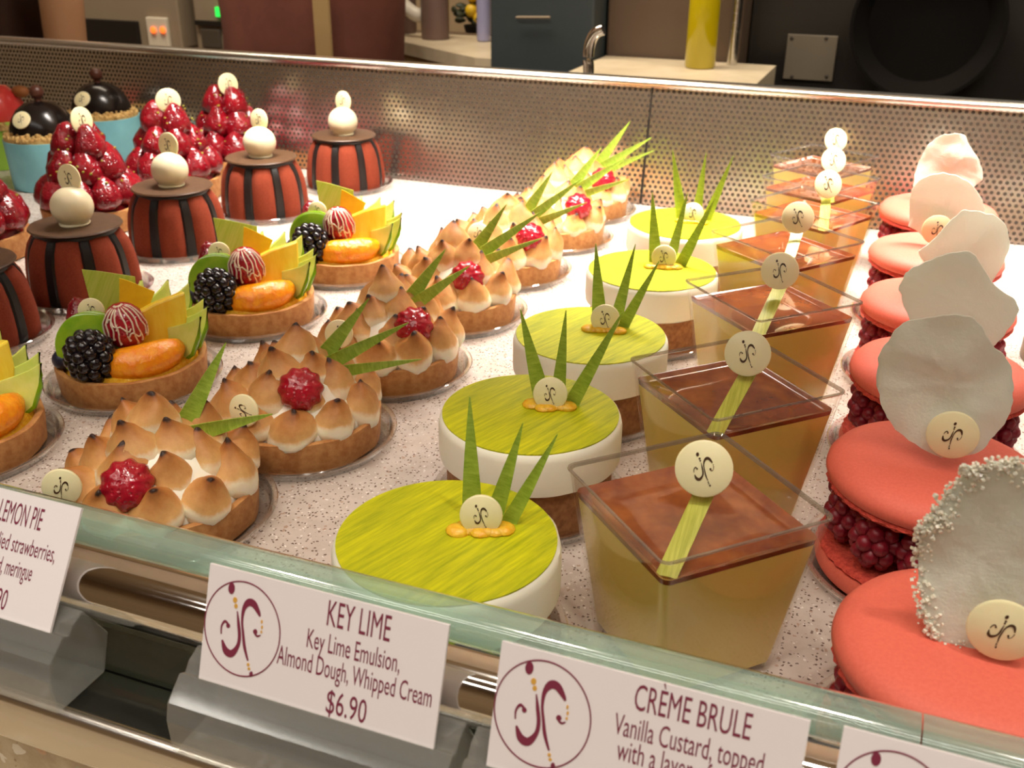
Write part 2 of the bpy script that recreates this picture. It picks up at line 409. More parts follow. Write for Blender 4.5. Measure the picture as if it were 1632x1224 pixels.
def catmull(pts, n=8):
    out = []; k = len(pts)
    for i in range(k-1):
        p0, p1, p2, p3 = pts[max(i-1, 0)], pts[i], pts[i+1], pts[min(i+2, k-1)]
        for j in range(n):
            t = j/n
            out.append(tuple(.5*(2*b+(c-a)*t+(2*a-5*b+4*c-d)*t*t+(3*b-a-3*c+d)*t**3) for a, b, c, d in zip(p0, p1, p2, p3)))
    out.append(tuple(pts[-1])); return out

# the monogram: strokes of (x, z, half width), in a unit circle
STROKES = [
    [(-.16, .34, .012), (-.10, .10, .035), (-.04, -.16, .040), (-.06, -.38, .045), (-.20, -.57, .075), (-.36, -.54, .075), (-.48, -.34, .02)],
    [(-.52, -.22, .014), (-.53, -.06, .02), (-.46, .06, .028), (-.37, .03, .02)],
    [(.24, -.62, .02), (.12, -.36, .035), (.05, -.10, .030), (-.01, .16, .028), (.0, .42, .045), (.10, .58, .075), (.24, .58, .075), (.38, .44, .045), (.43, .36, .02)],
    [(.49, -.02, .012), (.42, -.06, .02), (.35, -.03, .02)],
]
DOTS = [(-.37, .78, .085, .12), (-.36, -.01, .05, .05), (.35, .02, .055, .055), (.36, -.88, .045, .06)]
GOLD = [(-.25, .56, .055, .06), (-.21, .44, .045, .05), (.26, -.70, .035, .035), (.29, -.78, .035, .03), (.49, .26, .022, .04), (.51, .15, .022, .04), (.505, .05, .022, .03)]
def monogram(g, sc, y, t, dark=True, gold=True, ring=False, fat=1.0):
    if dark:
        for st in STROKES:
            p = catmull(st, 7); L = []; R = []
            for i, q in enumerate(p):
                a = p[max(i-1, 0)]; b = p[min(i+1, len(p)-1)]
                dx, dz = b[0]-a[0], b[1]-a[1]; l = math.hypot(dx, dz) or 1
                nx, nz = -dz/l, dx/l; wd = max(q[2], .012)*fat
                L.append((q[0]+nx*wd, q[1]+nz*wd)); R.append((q[0]-nx*wd, q[1]-nz*wd))
            k = len(p); vs = []
            for yy in (y, y-t):
                vs += [(sc*a, yy, sc*b) for a, b in L]+[(sc*a, yy, sc*b) for a, b in R]
            fs = []
            for i in range(k-1):
                fs += [(i, i+1, k+i+1, k+i), (2*k+i, 3*k+i, 3*k+i+1, 2*k+i+1), (i, 2*k+i, 2*k+i+1, i+1), (k+i, k+i+1, 3*k+i+1, 3*k+i)]
            g.add(vs, fs)
    for lst, on in ((DOTS, dark), (GOLD, gold)):
        if not on: continue
        for x, z, a, b in lst:
            o = [(sc*(x+a*math.cos(2*PI*i/14)*fat), sc*(z+b*math.sin(2*PI*i/14)*fat)) for i in range(14)]
            g.prism(o, y-t, y)
    if ring:
        n = 72; vs = []
        for yy in (y, y-t):
            for r in (1.0, .972):
                vs += [(sc*r*math.cos(2*PI*i/n), yy, sc*r*math.sin(2*PI*i/n)) for i in range(n)]
        fs = []
        for i in range(n):
            j = (i+1) % n
            fs += [(i, j, n+j, n+i), (2*n+i, 3*n+i, 3*n+j, 2*n+j), (i, 2*n+i, 2*n+j, j), (n+i, n+j, 3*n+j, 3*n+i)]
        g.add(vs, fs)
    return g

def disc(parent, loc, r, rot=(0, 0, 0), logo=True, ls=.62):
    """round cream chocolate disc standing on edge, printed face towards local -Y"""
    t = .0016
    def mk(g):
        prof = [(0, 0), (r*.94, 0), (r, t*.25), (r, t*.75), (r*.94, t), (0, t)]
        g.lathe(prof, 36, mat=Matrix.Rotation(PI/2, 4, 'X'))
    d = cached('disc%.4f' % r, mk).build('chocolate_disc', 'disc', parent, loc, rot, key='disc%.4f' % r, angle=50)
    if logo:
        def mk2(g): monogram(g, r*ls, -t-.00002, .00015, True, True, False, .95)
        k = 'mono%.4f_%.2f' % (r, ls)
        cached(k, mk2).build('monogram', 'brownink', d, key=k, smooth=False)
    return d

def blade(parent, base, length, width, tilt, lean, turn=0, name='leaf_blade', bend=.0):
    """tapering leaf blade growing along local Z, folded a little along its middle"""
    g = G(); n = 9; t = .0005; vs = []
    for k in range(n+1):
        u = k/n; wd = width/2*(1-u)**.85*(1+.15*math.sin(PI*u)) + .00015
        z = u*length; yb = bend*u*u
        vs += [(-wd, yb, z), (0, yb+wd*.25, z), (wd, yb, z), (wd, yb+t, z), (0, yb+wd*.25+t, z), (-wd, yb+t, z)]
    fs = []
    for k in range(n):
        for j in range(6):
            fs.append((k*6+j, k*6+(j+1) % 6, (k+1)*6+(j+1) % 6, (k+1)*6+j))
    fs += [tuple(range(5, -1, -1)), tuple(range(n*6, n*6+6))]
    g.add(vs, fs)
    return g.build(name, 'blade', parent, base, (tilt, lean, turn), angle=30)

def tray(x, y, r, label, group):
    def mk(g):
        h = .0060
        g.lathe([(0, .0004), (r-.0058, .0004), (r-.0044, .0012), (r-.0026, h), (r-.0006, h+.0005), (r, h), (r-.0004, h-.0008), (r-.0020, h-.0012), (r-.0038, .0006), (r-.0050, 0), (0, 0)], 72)
    k = 'tray%.4f' % r
    o = cached(k, mk).build('plastic_tray', 'clear', None, (x, y, 0), key=k)
    return tag(o, label, 'tray', group)
TZ = .0006

# ------------------------------------------------------------------ room
def shell(name, x0, x1, y0, y1, z0, z1, mat):
    return structure(G().box(x0, x1, y0, y1, z0, z1).build(name, mat, smooth=False))
shell('floor', -3.2, 2.6, -1.8, 3.2, -1.2, -1.1, 'floor')
shell('ceiling', -3.2, 2.6, -1.8, 3.2, 1.75, 1.85, 'wallbeige')
shell('wall_back', -3.2, 2.6, 3.1, 3.2, -1.1, 1.75, 'wallbeige')
shell('wall_left', -3.2, -3.1, -1.8, 3.1, -1.1, 1.75, 'wallbeige')
shell('wall_right', 2.5, 2.6, -1.8, 3.1, -1.1, 1.75, 'walldark')
shell('wall_front', -3.1, 2.5, -1.8, -1.7, -1.1, 1.75, 'wallbeige')

# ------------------------------------------------------------------ display case
PY = .89        # foot of the perforated back
XL, XR = -1.35, .75
case = thing('display_case', 'long pastry display case with pale terrazzo shelf and granite front', 'display case', (0, 0, 0))
G().box(XL, XR, .2265, 1.0, -.03, 0).build('terrazzo_shelf', 'shelf', case, smooth=False)
G().box(XL, XR, .225, 1.0, -1.1, -.031).build('cabinet_body', 'walldark', case, smooth=False)
# dark glass ledge with its groove, steel edge, granite front
LZ = .020
G().box(XL, XR, .1935, .2105, LZ-.012, LZ).build('black_ledge', 'ledge', case, smooth=False)
G().box(XL, XR, .1755, .1925, LZ-.012, LZ).build('black_ledge', 'ledge', case, smooth=False)
G().box(XL, XR, .1755, .2245, -.05, LZ-.0125).build('ledge_core', 'darksteel', case, smooth=False)
ep = [(.1700, LZ-.016), (.1752, LZ-.016), (.1752, LZ+.0008), (.1735, LZ+.0022), (.1713, LZ+.0016), (.1702, LZ-.0004)]
G().extr(ep, XL, XR).build('steel_edge', 'steel', case, angle=60)
G().extr([(.1708, -.05), (.1752, -.05), (.1752, LZ-.0165), (.1708, LZ-.0165)], XL, XR).build('granite_apron', 'granite', case, smooth=False)
G().box(XL, XR, -.02, .1752, -.09, -.0505).build('granite_counter', 'granite', case, smooth=False)
G().box(XL, XR, .27, .96, .46, .475).build('added_shade_shelf', 'white', case, smooth=False)  # unseen shelf, added to shade the middle rows from the overhead lamps
G().box(XL-.012, XL-.0005, .27, .96, -.03, .475).build('end_panel', 'steel', case, smooth=False)
G().box(XR+.0005, XR+.012, .27, .96, -.03, .475).build('end_panel', 'steel', case, smooth=False)
G().box(XL, XR, .02, .224, -1.1, -.0905).build('case_plinth', 'taupe', case, smooth=False)
def panel(x0, x1, label):
    lean = .018/.105
    prof = [(PY, .0005), (PY+.003, .0005), (PY+.003+.105*lean, .1055), (PY+.105*lean, .1055)]
    o = G().extr(prof, x0, x1).build('perforated_panel', 'perf', None, smooth=False)
    return tag(o, label, 'perforated panel', 'perforated steel panels along the back of the shelf')
sx = at(1026, 240, y=PY).x
panel(XL, sx-.0012, 'long perforated steel back panel left of the dark seam')
panel(sx+.0012, XR, 'perforated steel back panel right of the dark seam, behind the custard cups')
tag(G().extr([(PY+.002, .0005), (PY+.0045, .0005), (PY+.0235, .1055), (PY+.021, .1055)], sx-.0011, sx+.0011).build('panel_joint', 'darksteel', None, smooth=False), 'dark vertical joint strip between the two perforated panels', 'joint strip')
RY = PY+.014
rp = [(RY, .0985), (RY+.014, .0985)]
rail = G()
pr = []
for i in range(17):
    t = -PI/2+2*PI*i/17
    pr.append((RY+.008+.0085*math.cos(t), .1015+.0048*math.sin(t)+.004))
rail.extr(pr, XL, XR)
tag(rail.build('steel_rail', 'steel', None, angle=60), 'polished steel rail capping the perforated back of the case', 'rail')

# front glass: two panes, rounded polished top
def pane(x0, x1, label):
    y0, y1, zt, r = .2113, .2243, .0612, .006
    ze = zt-.0085
    o = G().extr([(y0, .0085), (y1, .0085), (y1, ze), (y0, ze)], x0, x1).build('glass_pane', 'glass', None, angle=35)
    pr = [(y0, ze+.0001), (y1, ze+.0001)]
    for i in range(9):
        t = PI*i/8; pr.append(((y0+y1)/2+.0065*math.cos(t), zt-.004+.004*math.sin(t)))
    G().extr(pr, x0, x1).build('polished_edge', 'glassedge', o, angle=50)
    return tag(o, label, 'glass pane', 'low glass panes along the front of the shelf')
gx = at(1466, 1172, y=.217).x
pane(XL, gx-.0002, 'long low green-edged glass pane in front of the lime and custard rows')
pane(gx+.0002, XR, 'low green-edged glass pane in front of the coral macarons')
tb = G().tube([(XL, .1992, .0500), (XR, .1992, .0500)], .0108, 32)
tag(tb.build('chrome_tube', 'chrome', None), 'round chrome tube running behind the price signs along the glass', 'tube')

# ------------------------------------------------------------------ price signs
def text(parent, body, x, z, width, cap, y):
    cu = bpy.data.curves.new('lettering', 'FONT'); cu.body = body; cu.size = .01; cu.resolution_u = 3
    tmp = bpy.data.objects.new('lettering', cu); COL.objects.link(tmp)
    me = bpy.data.meshes.new_from_object(tmp.evaluated_get(bpy.context.evaluated_depsgraph_get()))
    bpy.data.objects.remove(tmp); bpy.data.curves.remove(cu)
    xs = [v.co.x for v in me.vertices]; x0, x1 = min(xs), max(xs)
    kx = width/(x1-x0); kz = cap/.0073
    for v in me.vertices: v.co = ((v.co.x-(x0+x1)/2)*kx, 0, (v.co.y-.0035)*kz)
    me.materials.append(M['ink'])
    o = bpy.data.objects.new('lettering', me); COL.objects.link(o); o.parent = parent; o.location = (x, y, z); return o
SZB, SZT = .045, .077
def sign(tl, width, lines, label, hlabel, right=False):
    """card leaning back in the slot of a clear block; tl = a top corner, seen at this pixel"""
    p = at(tl[0], tl[1], z=SZT)
    yb = .1785; H = math.hypot(p.y-yb, SZT-SZB); lean = math.atan2(p.y-yb, SZT-SZB)
    x0 = p.x-width if right else p.x
    xc = x0+width/2
    hold = thing('sign_holder', hlabel, 'sign holder', (xc, yb, LZ+.0022))
    hh = SZB-LZ-.0022; c = math.cos(lean); sn = math.sin(lean)
    bw = width/2+.006
    # block with a sloping top and a slot at the back
    prof = [(-.0085, 0), (.012, 0), (.0165, hh*.55), (.0085, hh+.004), (.0034, hh+.002), (.0014, hh-.0005), (-.0008, hh+.0010), (-.0075, hh-.0045), (-.0090, hh-.010)]
    G().extr(prof, -bw, bw).build('acrylic_block', 'acrylic', hold, smooth=False, bevel=.0006)
    crd = thing('price_sign', label, 'price sign', (xc, yb, SZB), 0)
    crd.rotation_euler = (-lean, 0, 0)
    G().box(-width/2, width/2, 0, .0009, 0, H).build('card', 'card', crd, smooth=False)
    kk = width/.0738; lx = -width/2+.169*width; lz = H*.525
    o = monogram(G(), .0125*kk, -.00002, .00012, True, False, True).build('monogram', 'ink', crd, (lx, 0, lz), smooth=False); o.scale = (1, 1, 1.1)
    o = monogram(G(), .0125*kk, -.00002, .00012, False, True, False).build('monogram_dashes', 'gold', crd, (lx, 0, lz), smooth=False); o.scale = (1, 1, 1.1)
    for body, x, z, wd, cap in lines:
        text(crd, body, x*width-width/2, z*H, wd, cap, -.0001)
    return crd
W_ = .0735
sign((130, 810), W_, [('LEMON PIE', .705, .835, .0172, .0072), ('Candied strawberries,', .735, .60, .0290, .0054), ('almond, meringue', .700, .41, .0205, .0054), ('$6.90', .680, .15, .0100, .0066)],
     'white price sign reading LEMON PIE at the left edge', 'clear block holding the LEMON PIE sign', right=True)
sign((335, 898), .0738, [('KEY LIME', .652, .855, .0190, .0076), ('Key Lime Emulsion,', .642, .607, .0282, .0057), ('Almond Dough, Whipped Cream', .652, .405, .0470, .0057), ('$6.90', .642, .140, .0122, .0070)],
     'white price sign reading KEY LIME in front of the lime tarts', 'clear block holding the KEY LIME sign')
sign((800, 1022), .0760, [('CR\u00c8ME BRULE', .650, .853, .0280, .0070), ('Vanilla Custard, topped', .650, .615, .0360, .0058), ('with a layer of', .585, .43, .0230, .0058)],
     'white price sign reading CR\u00c8ME BRULE in front of the custard cups', 'clear block holding the CR\u00c8ME BRULE sign')
sign((1345, 1158), .0740, [],
     'white price sign with only its monogram showing, in front of the macarons', 'clear block holding the sign before the macarons')

# ------------------------------------------------------------------ lime tarts
def lime_tart(x, y, label, spikes, dpos, seed):
    t = thing('lime_tart', label, 'tart', (x, y, TZ), 0, 'round lime tarts in a row')
    cached('lime_dough', lambda g: g.lathe([(0, .0), (.0362, .0), (.0372, .002), (.0370, .0236), (0, .0238)], 56, jit=.0004)).build('dough_base', 'dough2', t, key='lime_dough')
    def cr(g):
        g.lathe([(0, .0240), (.0385, .0240), (.0402, .0252), (.0405, .0280), (.0404, .0405), (.0398, .0432), (.0386, .0442), (.0372, .0436), (0, .0434)], 72, jit=.0003)
    cached('lime_cream', cr).build('cream_layer', 'cream', t, key='lime_cream')
    fx = facing(x, y)
    dx, dy = dpos
    # leaf cover with a torn notch where the fruit sits
    g = G(); n = 72; R = .0388; vs = []; z0 = .0438
    out = [(R*math.cos(2*PI*i/n), R*math.sin(2*PI*i/n)) for i in range(n)]
    vs = [(0, 0, z0)]+[(a*.5, b*.5, z0) for a, b in out]+[(a, b, z0+.0002) for a, b in out]+[(a, b, z0+.0008) for a, b in out]+[(a*.5, b*.5, z0+.0007) for a, b in out]+[(0, 0, z0+.0007)]
    fs = []
    for i in range(n):
        j = (i+1) % n
        fs += [(0, 1+j, 1+i), (1+i, 1+j, 1+n+j, 1+n+i), (1+n+i, 1+n+j, 1+2*n+j, 1+2*n+i), (1+2*n+i, 1+2*n+j, 1+3*n+j, 1+3*n+i), (1+3*n+i, 1+3*n+j, 1+4*n)]
    g.add(vs, fs); (G() if 'limetop' in MESHES else g).build('leaf_cover', 'limetop', t, key='limetop')
    rnd = random.Random(seed)
    zt = .0446
    # dollop of fruit under the disc
    gg = G()
    for k in range(7):
        a = k-3
        gg.ball(.0042, (a*.0026, -.0016+rnd.uniform(-.0012, .0012), .0006), (1, 1, .48), 12, 8, jit=.0008, seed=k+seed)
    gg.build('fruit_dollop', 'passion', t, (dx, dy, zt), (0, 0, fx*.8))
    disc(t, (dx+.0005, dy-.001, zt+.0065), .0076, (-.22+rnd.uniform(-.05, .05), 0, fx*.8), ls=.62)
    for (bx, by, L, wd, lean, tilt) in spikes:
        blade(t, (dx+bx, dy+by, zt-.001), L, wd, tilt, lean, fx*.5)
    tray(x, y, .0440, 'clear plastic tray under the '+label.replace('round ', '').split(',')[0], 'clear trays under the lime tarts')
    return t
SP = [
    [(-.006, .006, .048, .0072, -.02, -.05), (.001, .010, .040, .0062, .25, -.03), (.0075, .006, .042, .0055, .42, -.02)],
    [(-.005, .005, .044, .0078, -.26, -.05), (.001, .008, .043, .0062, .05, -.05), (.008, .004, .052, .0066, .42, .02)],
    [(-.004, .005, .045, .0080, -.10, -.05), (.003, .009, .046, .0066, .18, -.05), (.0075, .006, .042, .0062, .42, -.05)],
    [(-.006, .006, .045, .0080, -.12, -.04), (.002, .010, .046, .0066, .16, -.04), (.0090, .006, .048, .0070, .38, -.02)],
    [(-.008, .006, .050, .0080, -.22, -.04), (.001, .010, .048, .0066, .06, -.04), (.0085, .007, .050, .0066, .30, -.03)],
]
LIMES = [((-.1259, .2700), 'round lime tart nearest the KEY LIME sign, top fully in view', SP[0], (.009, .0095)),
         ((-.1321, .3728), 'round lime tart second from the glass, beside the second custard cup', SP[1], (.006, .0085)),
         ((-.1338, .4690), 'round lime tart third from the glass, middle of its row', SP[2], (.005, .0085)),
         ((-.1290, .5830), 'round lime tart fourth from the glass, second from the perforated panel', SP[3], (.005, .0075)),
         ((-.1320, .6917), 'round lime tart closest to the perforated panel, last of its row', SP[4], (.004, .0040))]
for i, ((x, y), lb, sp, dp) in enumerate(LIMES): lime_tart(x, y, lb, sp, dp, i+1)

# ------------------------------------------------------------------ custard cups
def sqring(hd, z, n=1): return [(hd*math.cos(PI/2*k), hd*math.sin(PI/2*k), z) for k in range(4)]
def rsq(hd, z, rc, seg=4):
    """square ring standing on its corner, corners rounded"""
    out = []; s = hd/math.sqrt(2)-rc
    for k in range(4):
        cx, cy = [(s, s), (-s, s), (-s, -s), (s, -s)][k]
        for j in range(seg+1):
            a = PI/2*k+PI/2*j/seg
            X, Y = cx+rc*math.cos(a), cy+rc*math.sin(a)
            out.append(((X-Y)/math.sqrt(2), (X+Y)/math.sqrt(2), z))
    return out
def loft(g, rings, cap0=True, cap1=True):
    n = len(rings[0]); vs = [p for r in rings for p in r]; fs = []
    for k in range(len(rings)-1):
        for i in range(n):
            j = (i+1) % n; fs.append((k*n+i, k*n+j, (k+1)*n+j, (k+1)*n+i))
    if cap0: fs.append(tuple(range(n-1, -1, -1)))
    if cap1: fs.append(tuple(range((len(rings)-1)*n, len(rings)*n)))
    g.add(vs, fs)
HB, HT, CH = .0345, .0462, .065
def hdz(z): return HB+(HT-HB)*z/CH
def custard_cup(x, y, label, rz=0, tilt=0, dl=(0, 0), seed=0, lens=None):
    t = thing('custard_cup', label, 'dessert cup', (x, y, TZ), rz, 'square custard cups in a row')
    def cup(g):
        rc = .0035; th = .0009
        rings = [rsq(hdz(0), 0, rc), rsq(hdz(.03), .03, rc), rsq(hdz(CH-.004), CH-.004, rc), rsq(hdz(CH)+.0003, CH, rc), rsq(hdz(CH)-.0011, CH+.0002, rc*.8), rsq(hdz(CH-.004)-th*1.4, CH-.004, rc*.8), rsq(hdz(.03)-th*1.4, .03, rc*.8), rsq(hdz(.002)-th*1.4, .002, rc*.8)]
        loft(g, rings)
    cached('cup', cup).build('clear_cup', 'cup', t, key='cup', angle=30)
    def rim(g):
        rc = .0035
        loft(g, [rsq(hdz(CH-.0006)+.0002, CH-.0006, rc), rsq(hdz(CH)+.0009, CH+.0001, rc), rsq(hdz(CH)+.0007, CH+.0006, rc), rsq(hdz(CH)-.0006, CH+.0006, rc*.8), rsq(hdz(CH)-.0013, CH-.0006, rc*.8), rsq(hdz(CH-.0006)+.0002, CH-.0006, rc)], False, False)
    cached('cuprim', rim).build('cup_rim', 'cuprim', t, key='cuprim', angle=30)
    def cus(g):
        rc = .003
        loft(g, [rsq(hdz(z)-.0019, z, rc) for z in (.0023, .02, .04, .0543)])
    cached('custard', cus).build('custard', 'custard', t, key='custard', angle=30)
    def car(g):
        rc = .003
        # the glaze climbs a little at the walls
        loft(g, [rsq(hdz(.0544)-.0019, .0544, rc), rsq(hdz(.0565)-.0019, .0565, rc), rsq(hdz(.0565)-.0025, .0564, rc), rsq(hdz(.055)-.0042, .0552, rc*.9), rsq(hdz(.054)-.0075, .0547, rc*.8), rsq(hdz(.054)*.5, .0546, rc*.5), rsq(hdz(.054)*.2, .0547, rc*.3)])
    cached('caramel', car).build('caramel_layer', 'caramel', t, key='caramel', angle=30)
    # leaf strip leaning from the near corner up over the cup, disc at its upper end
    g = G(); p0 = Vector((-.0005, -.0380, .0553)); p1 = Vector((.004+dl[0], -.008, .0690)); p2 = Vector((.007+dl[0], .006+dl[1], .077))
    pts = [p0.lerp(p1, k/5) for k in range(6)]+[p1.lerp(p2, k/3) for k in range(1, 4)]
    vs = []; wd = .0034; th = .0005
    up = Vector((0, -.35, .93))
    for p in pts:
        for a, b in ((-1, 0), (-.33, .6), (.33, .6), (1, 0), (1, -1), (-1, -1)):
            vs.append(p+Vector((a*wd, 0, 0))+up*(b*th))
    k = len(pts); fs = [(i*6+j, i*6+(j+1) % 6, (i+1)*6+(j+1) % 6, (i+1)*6+j) for i in range(k-1) for j in range(6)]
    fs += [tuple(range(5, -1, -1)), tuple(range((k-1)*6, k*6))]
    g.add(vs, fs); g.build('leaf_strip', 'strip', t, angle=30)
    disc(t, (.0035+dl[0], -.0085, .0795), .0094, (-.35, -.06+.05*(seed % 3), facing(x, y)), ls=.64)
    return t
CUPS = [((-.0458, .2986), 'square custard cup nearest the glass, caramel top fully in view'),
        ((-.0496, .3993), 'square custard cup second from the glass, beside the second lime tart'),
        ((-.0492, .5117), 'square custard cup third from the glass, beside the third lime tart'),
        ((-.0544, .6150), 'square custard cup fourth from the glass, middle of its row'),
        ((-.0470, .7045), 'square custard cup third from the perforated panel'),
        ((-.0499, .7795), 'square custard cup second from the perforated panel'),
        ((-.0546, .8565), 'square custard cup standing against the perforated panel, last of its row')]
for i, ((x, y), lb) in enumerate(CUPS):
    tc = custard_cup(x, y, lb, seed=i, rz=(0, 0, 0, .14, .30, .30, .30)[i], dl=((0, 0), (.002, 0), (.0, .0), (.001, 0), (.002, 0), (.002, 0), (.002, 0))[i])
    if i > 3: tc.scale = (.955, .955, 1)

# ------------------------------------------------------------------ macarons
def wafer_mesh(outline, Y, seed):
    """broken sugar wafer: an irregular curved plate, 2 mm thick, about a vertical plane at depth Y"""
    rnd = random.Random(seed)
    P = [at(a, b, y=Y) for a, b in outline]
    cx = sum(p.x for p in P)/len(P); cz = sum(p.z for p in P)/len(P)
    loop = [(p.x-cx, p.z-cz) for p in P]
    loop = catmull(loop+[loop[0]], 6)[:-1]
    n = len(loop); rings = 9; vs = []; fs = []
    rad = max(math.hypot(*q) for q in loop)
    loop = [(a*(1+.05*noise.noise(Vector((a*260, b*260, seed*3.1)))), b*(1+.05*noise.noise(Vector((a*260, b*260, seed*5.7))))) for a, b in loop]
    def bulge(a, b):
        u, v = a/rad, b/rad
        return .006*(u*u)-.004*v*v+.0024*noise.noise(Vector((a*60, b*60, seed)))+.0005*noise.noise(Vector((a*260, b*260, seed+9)))
    for side in (0, 1):
        for k in range(rings):
            f = 1-k/rings
            for a, b in loop:
                th = .0011*(1 if k > 0 else .55)
                vs.append((a*f, bulge(a*f, b*f)+(th if side else -th), b*f))
        vs.append((0, bulge(0, 0)+(.0011 if side else -.0011), 0))
    half = rings*n+1
    for side in (0, 1):
        o = side*half
        for k in range(rings-1):
            for i in range(n):
                j = (i+1) % n; fs.append((o+k*n+i, o+k*n+j, o+(k+1)*n+j, o+(k+1)*n+i))
        for i in range(n): fs.append((o+(rings-1)*n+i, o+(rings-1)*n+(i+1) % n, o+rings*n))
    for i in range(n): fs.append((i, (i+1) % n, half+(i+1) % n, half+i))
    g = G(); g.add(vs, fs); return g, (cx, cz)
def raspberry(g, c, r, sc=(1, 1, 1.1), seed=0):
    """a berry made of its many small drupelets"""
    rnd = random.Random(seed); k = 0
    for lat in (-55, -25, 5, 35, 62):
        la = math.radians(lat); m = max(4, int(9*math.cos(la)))
        for i in range(m):
            a = 2*PI*(i+.5*(k % 2))/m+seed
            q = Vector((math.cos(a)*math.cos(la)*sc[0], math.sin(a)*math.cos(la)*sc[1], math.sin(la)*sc[2]))*r*.78
            g.ball(r*.34, Vector(c)+q, (1, 1, 1), 8, 6)
        k += 1
    g.ball(r*.85, c, sc, 12, 8); g.ball(r*.3, Vector(c)+Vector((0, 0, r*.8*sc[2])), (1, 1, 1), 8, 6)
def macaron(x, y, label, wp, dpx, seed, R=.041, droll=0, wy=-.004):
    t = thing('macaron', label, 'macaron', (x, y, TZ), 0, 'coral raspberry macarons in a row')
    def shell_top(g):
        g.lathe([(0, .0415), (R*.92, .0415), (R*.975, .0424), (R*.998, .0446), (R*.988, .0470), (R*.93, .0500), (R*.80, .0522), (R*.55, .0536), (R*.28, .0540), (0, .0541)], 80)
    def foot_top(g):
        g.lathe([(0, .0388), (R*.90, .0388), (R*.965, .0396), (R*.978, .0406), (R*.962, .0418), (R*.9, .0422), (0, .0422)], 90, lobes=lambda a, j: 1+.012*math.sin(a*41+j*2)+.008*math.sin(a*67+j))
    def shell_bot(g):
        g.lathe([(0, .001), (R*.86, .001), (R*.97, .0035), (R*.99, .0070), (R*.96, .0105), (R*.90, .0110), (0, .0110)], 72)
    def foot_bot(g):
        g.lathe([(0, .0105), (R*.93, .0105), (R*.965, .0118), (R*.94, .0132), (R*.86, .0136), (0, .0136)], 90, lobes=lambda a, j: 1+.012*math.sin(a*37+j*2))
    cached('mac_st', shell_top).build('top_shell', 'macaron', t, key='mac_st')
    cached('mac_ft', foot_top).build('ruffled_foot', 'macfoot', t, key='mac_ft')
    cached('mac_sb', shell_bot).build('bottom_shell', 'macaron', t, key='mac_sb')
    cached('mac_fb', foot_bot).build('ruffled_foot', 'macfoot', t, key='mac_fb')
    cached('mac_cr', lambda g: g.lathe([(0, .0134), (.022, .0134), (.0225, .025), (.022, .0392), (0, .0392)], 30)).build('cream_filling', 'raspberry', t, key='mac_cr')
    for k in range(10):
        a = 2*PI*(k+.5)/10
        kk = 'rasp%d' % (k % 3)
        cached(kk, lambda g: raspberry(g, (0, 0, 0), .0100, (1, 1, 1.22), k % 3)).build('raspberry', 'raspberry', t, (.0292*math.cos(a), .0292*math.sin(a), .0264), (0, 0, a), key=kk)
    Y = y+wy
    g, (cx, cz) = wafer_mesh(wp, Y, seed)
    if seed == 1:
        MESHES['wafer1'] = [v for v in g.v[:17*6*2] if v[0] < .012]+[v for v in g.v[:6*16] if v[0] < .012]*3
    g.build('sugar_wafer', 'wafer', t, (cx-x, Y-y, cz-TZ), angle=60)
    if seed == 1:
        rn = random.Random(2); cg_ = G(); me_ = MESHES['wafer1']
        for _ in range(800):
            v = me_[rn.randrange(len(me_))]; q_ = rn.uniform(.0002, .00052)
            mt_ = Matrix.Translation(Vector(v)+Vector((rn.uniform(-.0018, .0018), rn.uniform(-.0012, .0010), rn.uniform(-.0018, .0018)))) @ Matrix.Rotation(rn.uniform(0, 3), 4, (rn.random(), rn.random(), rn.random()+.1))
            cg_.box(-q_, q_, -q_, q_, -q_, q_, mat=mt_)
        oc = cg_.build('sugar_crystals', 'crystal', t, (cx-x, Y-y, cz-TZ), smooth=False); oc['kind'] = 'stuff'
    if dpx:
        q = at(dpx[0], dpx[1], y=Y-.0065)
        disc(t, (q.x-x, q.y-y, q.z-TZ), .0092, (-.12, droll, facing(x, y)+.05), ls=.60)
    if y < .7: tray(x, y, .046, 'clear plastic tray under the '+label.split(',')[0], 'clear trays under the macarons')
    return t
WA = [
    [(1545, 742), (1500, 800), (1492, 822), (1470, 842), (1463, 900), (1470, 960), (1485, 1000), (1512, 1027), (1560, 1037), (1610, 1045), (1665, 1010), (1705, 910), (1695, 790), (1640, 737), (1592, 722), (1562, 736)],
    [(1396, 620), (1402, 570), (1427, 530), (1470, 505), (1530, 499), (1560, 512), (1582, 550), (1606, 577), (1617, 620), (1612, 652), (1590, 690), (1560, 716), (1500, 722), (1440, 692), (1410, 662)],
    [(1434, 468), (1441, 440), (1475, 419), (1500, 405), (1545, 398), (1560, 415), (1585, 455), (1622, 487), (1618, 512), (1590, 546), (1560, 562), (1500, 565), (1455, 520)],
    [(1462, 404), (1490, 380), (1520, 345), (1545, 331), (1597, 351), (1608, 390), (1601, 422), (1572, 458), (1545, 466), (1500, 470), (1475, 425)],
    [(1449, 362), (1450, 312), (1470, 284), (1510, 275), (1545, 291), (1565, 321), (1568, 350), (1545, 385), (1512, 395), (1480, 380)],
    [(1453, 296), (1465, 260), (1478, 232), (1505, 214), (1535, 214), (1545, 231), (1562, 260), (1567, 286), (1545, 304), (1525, 330), (1490, 330)],
]
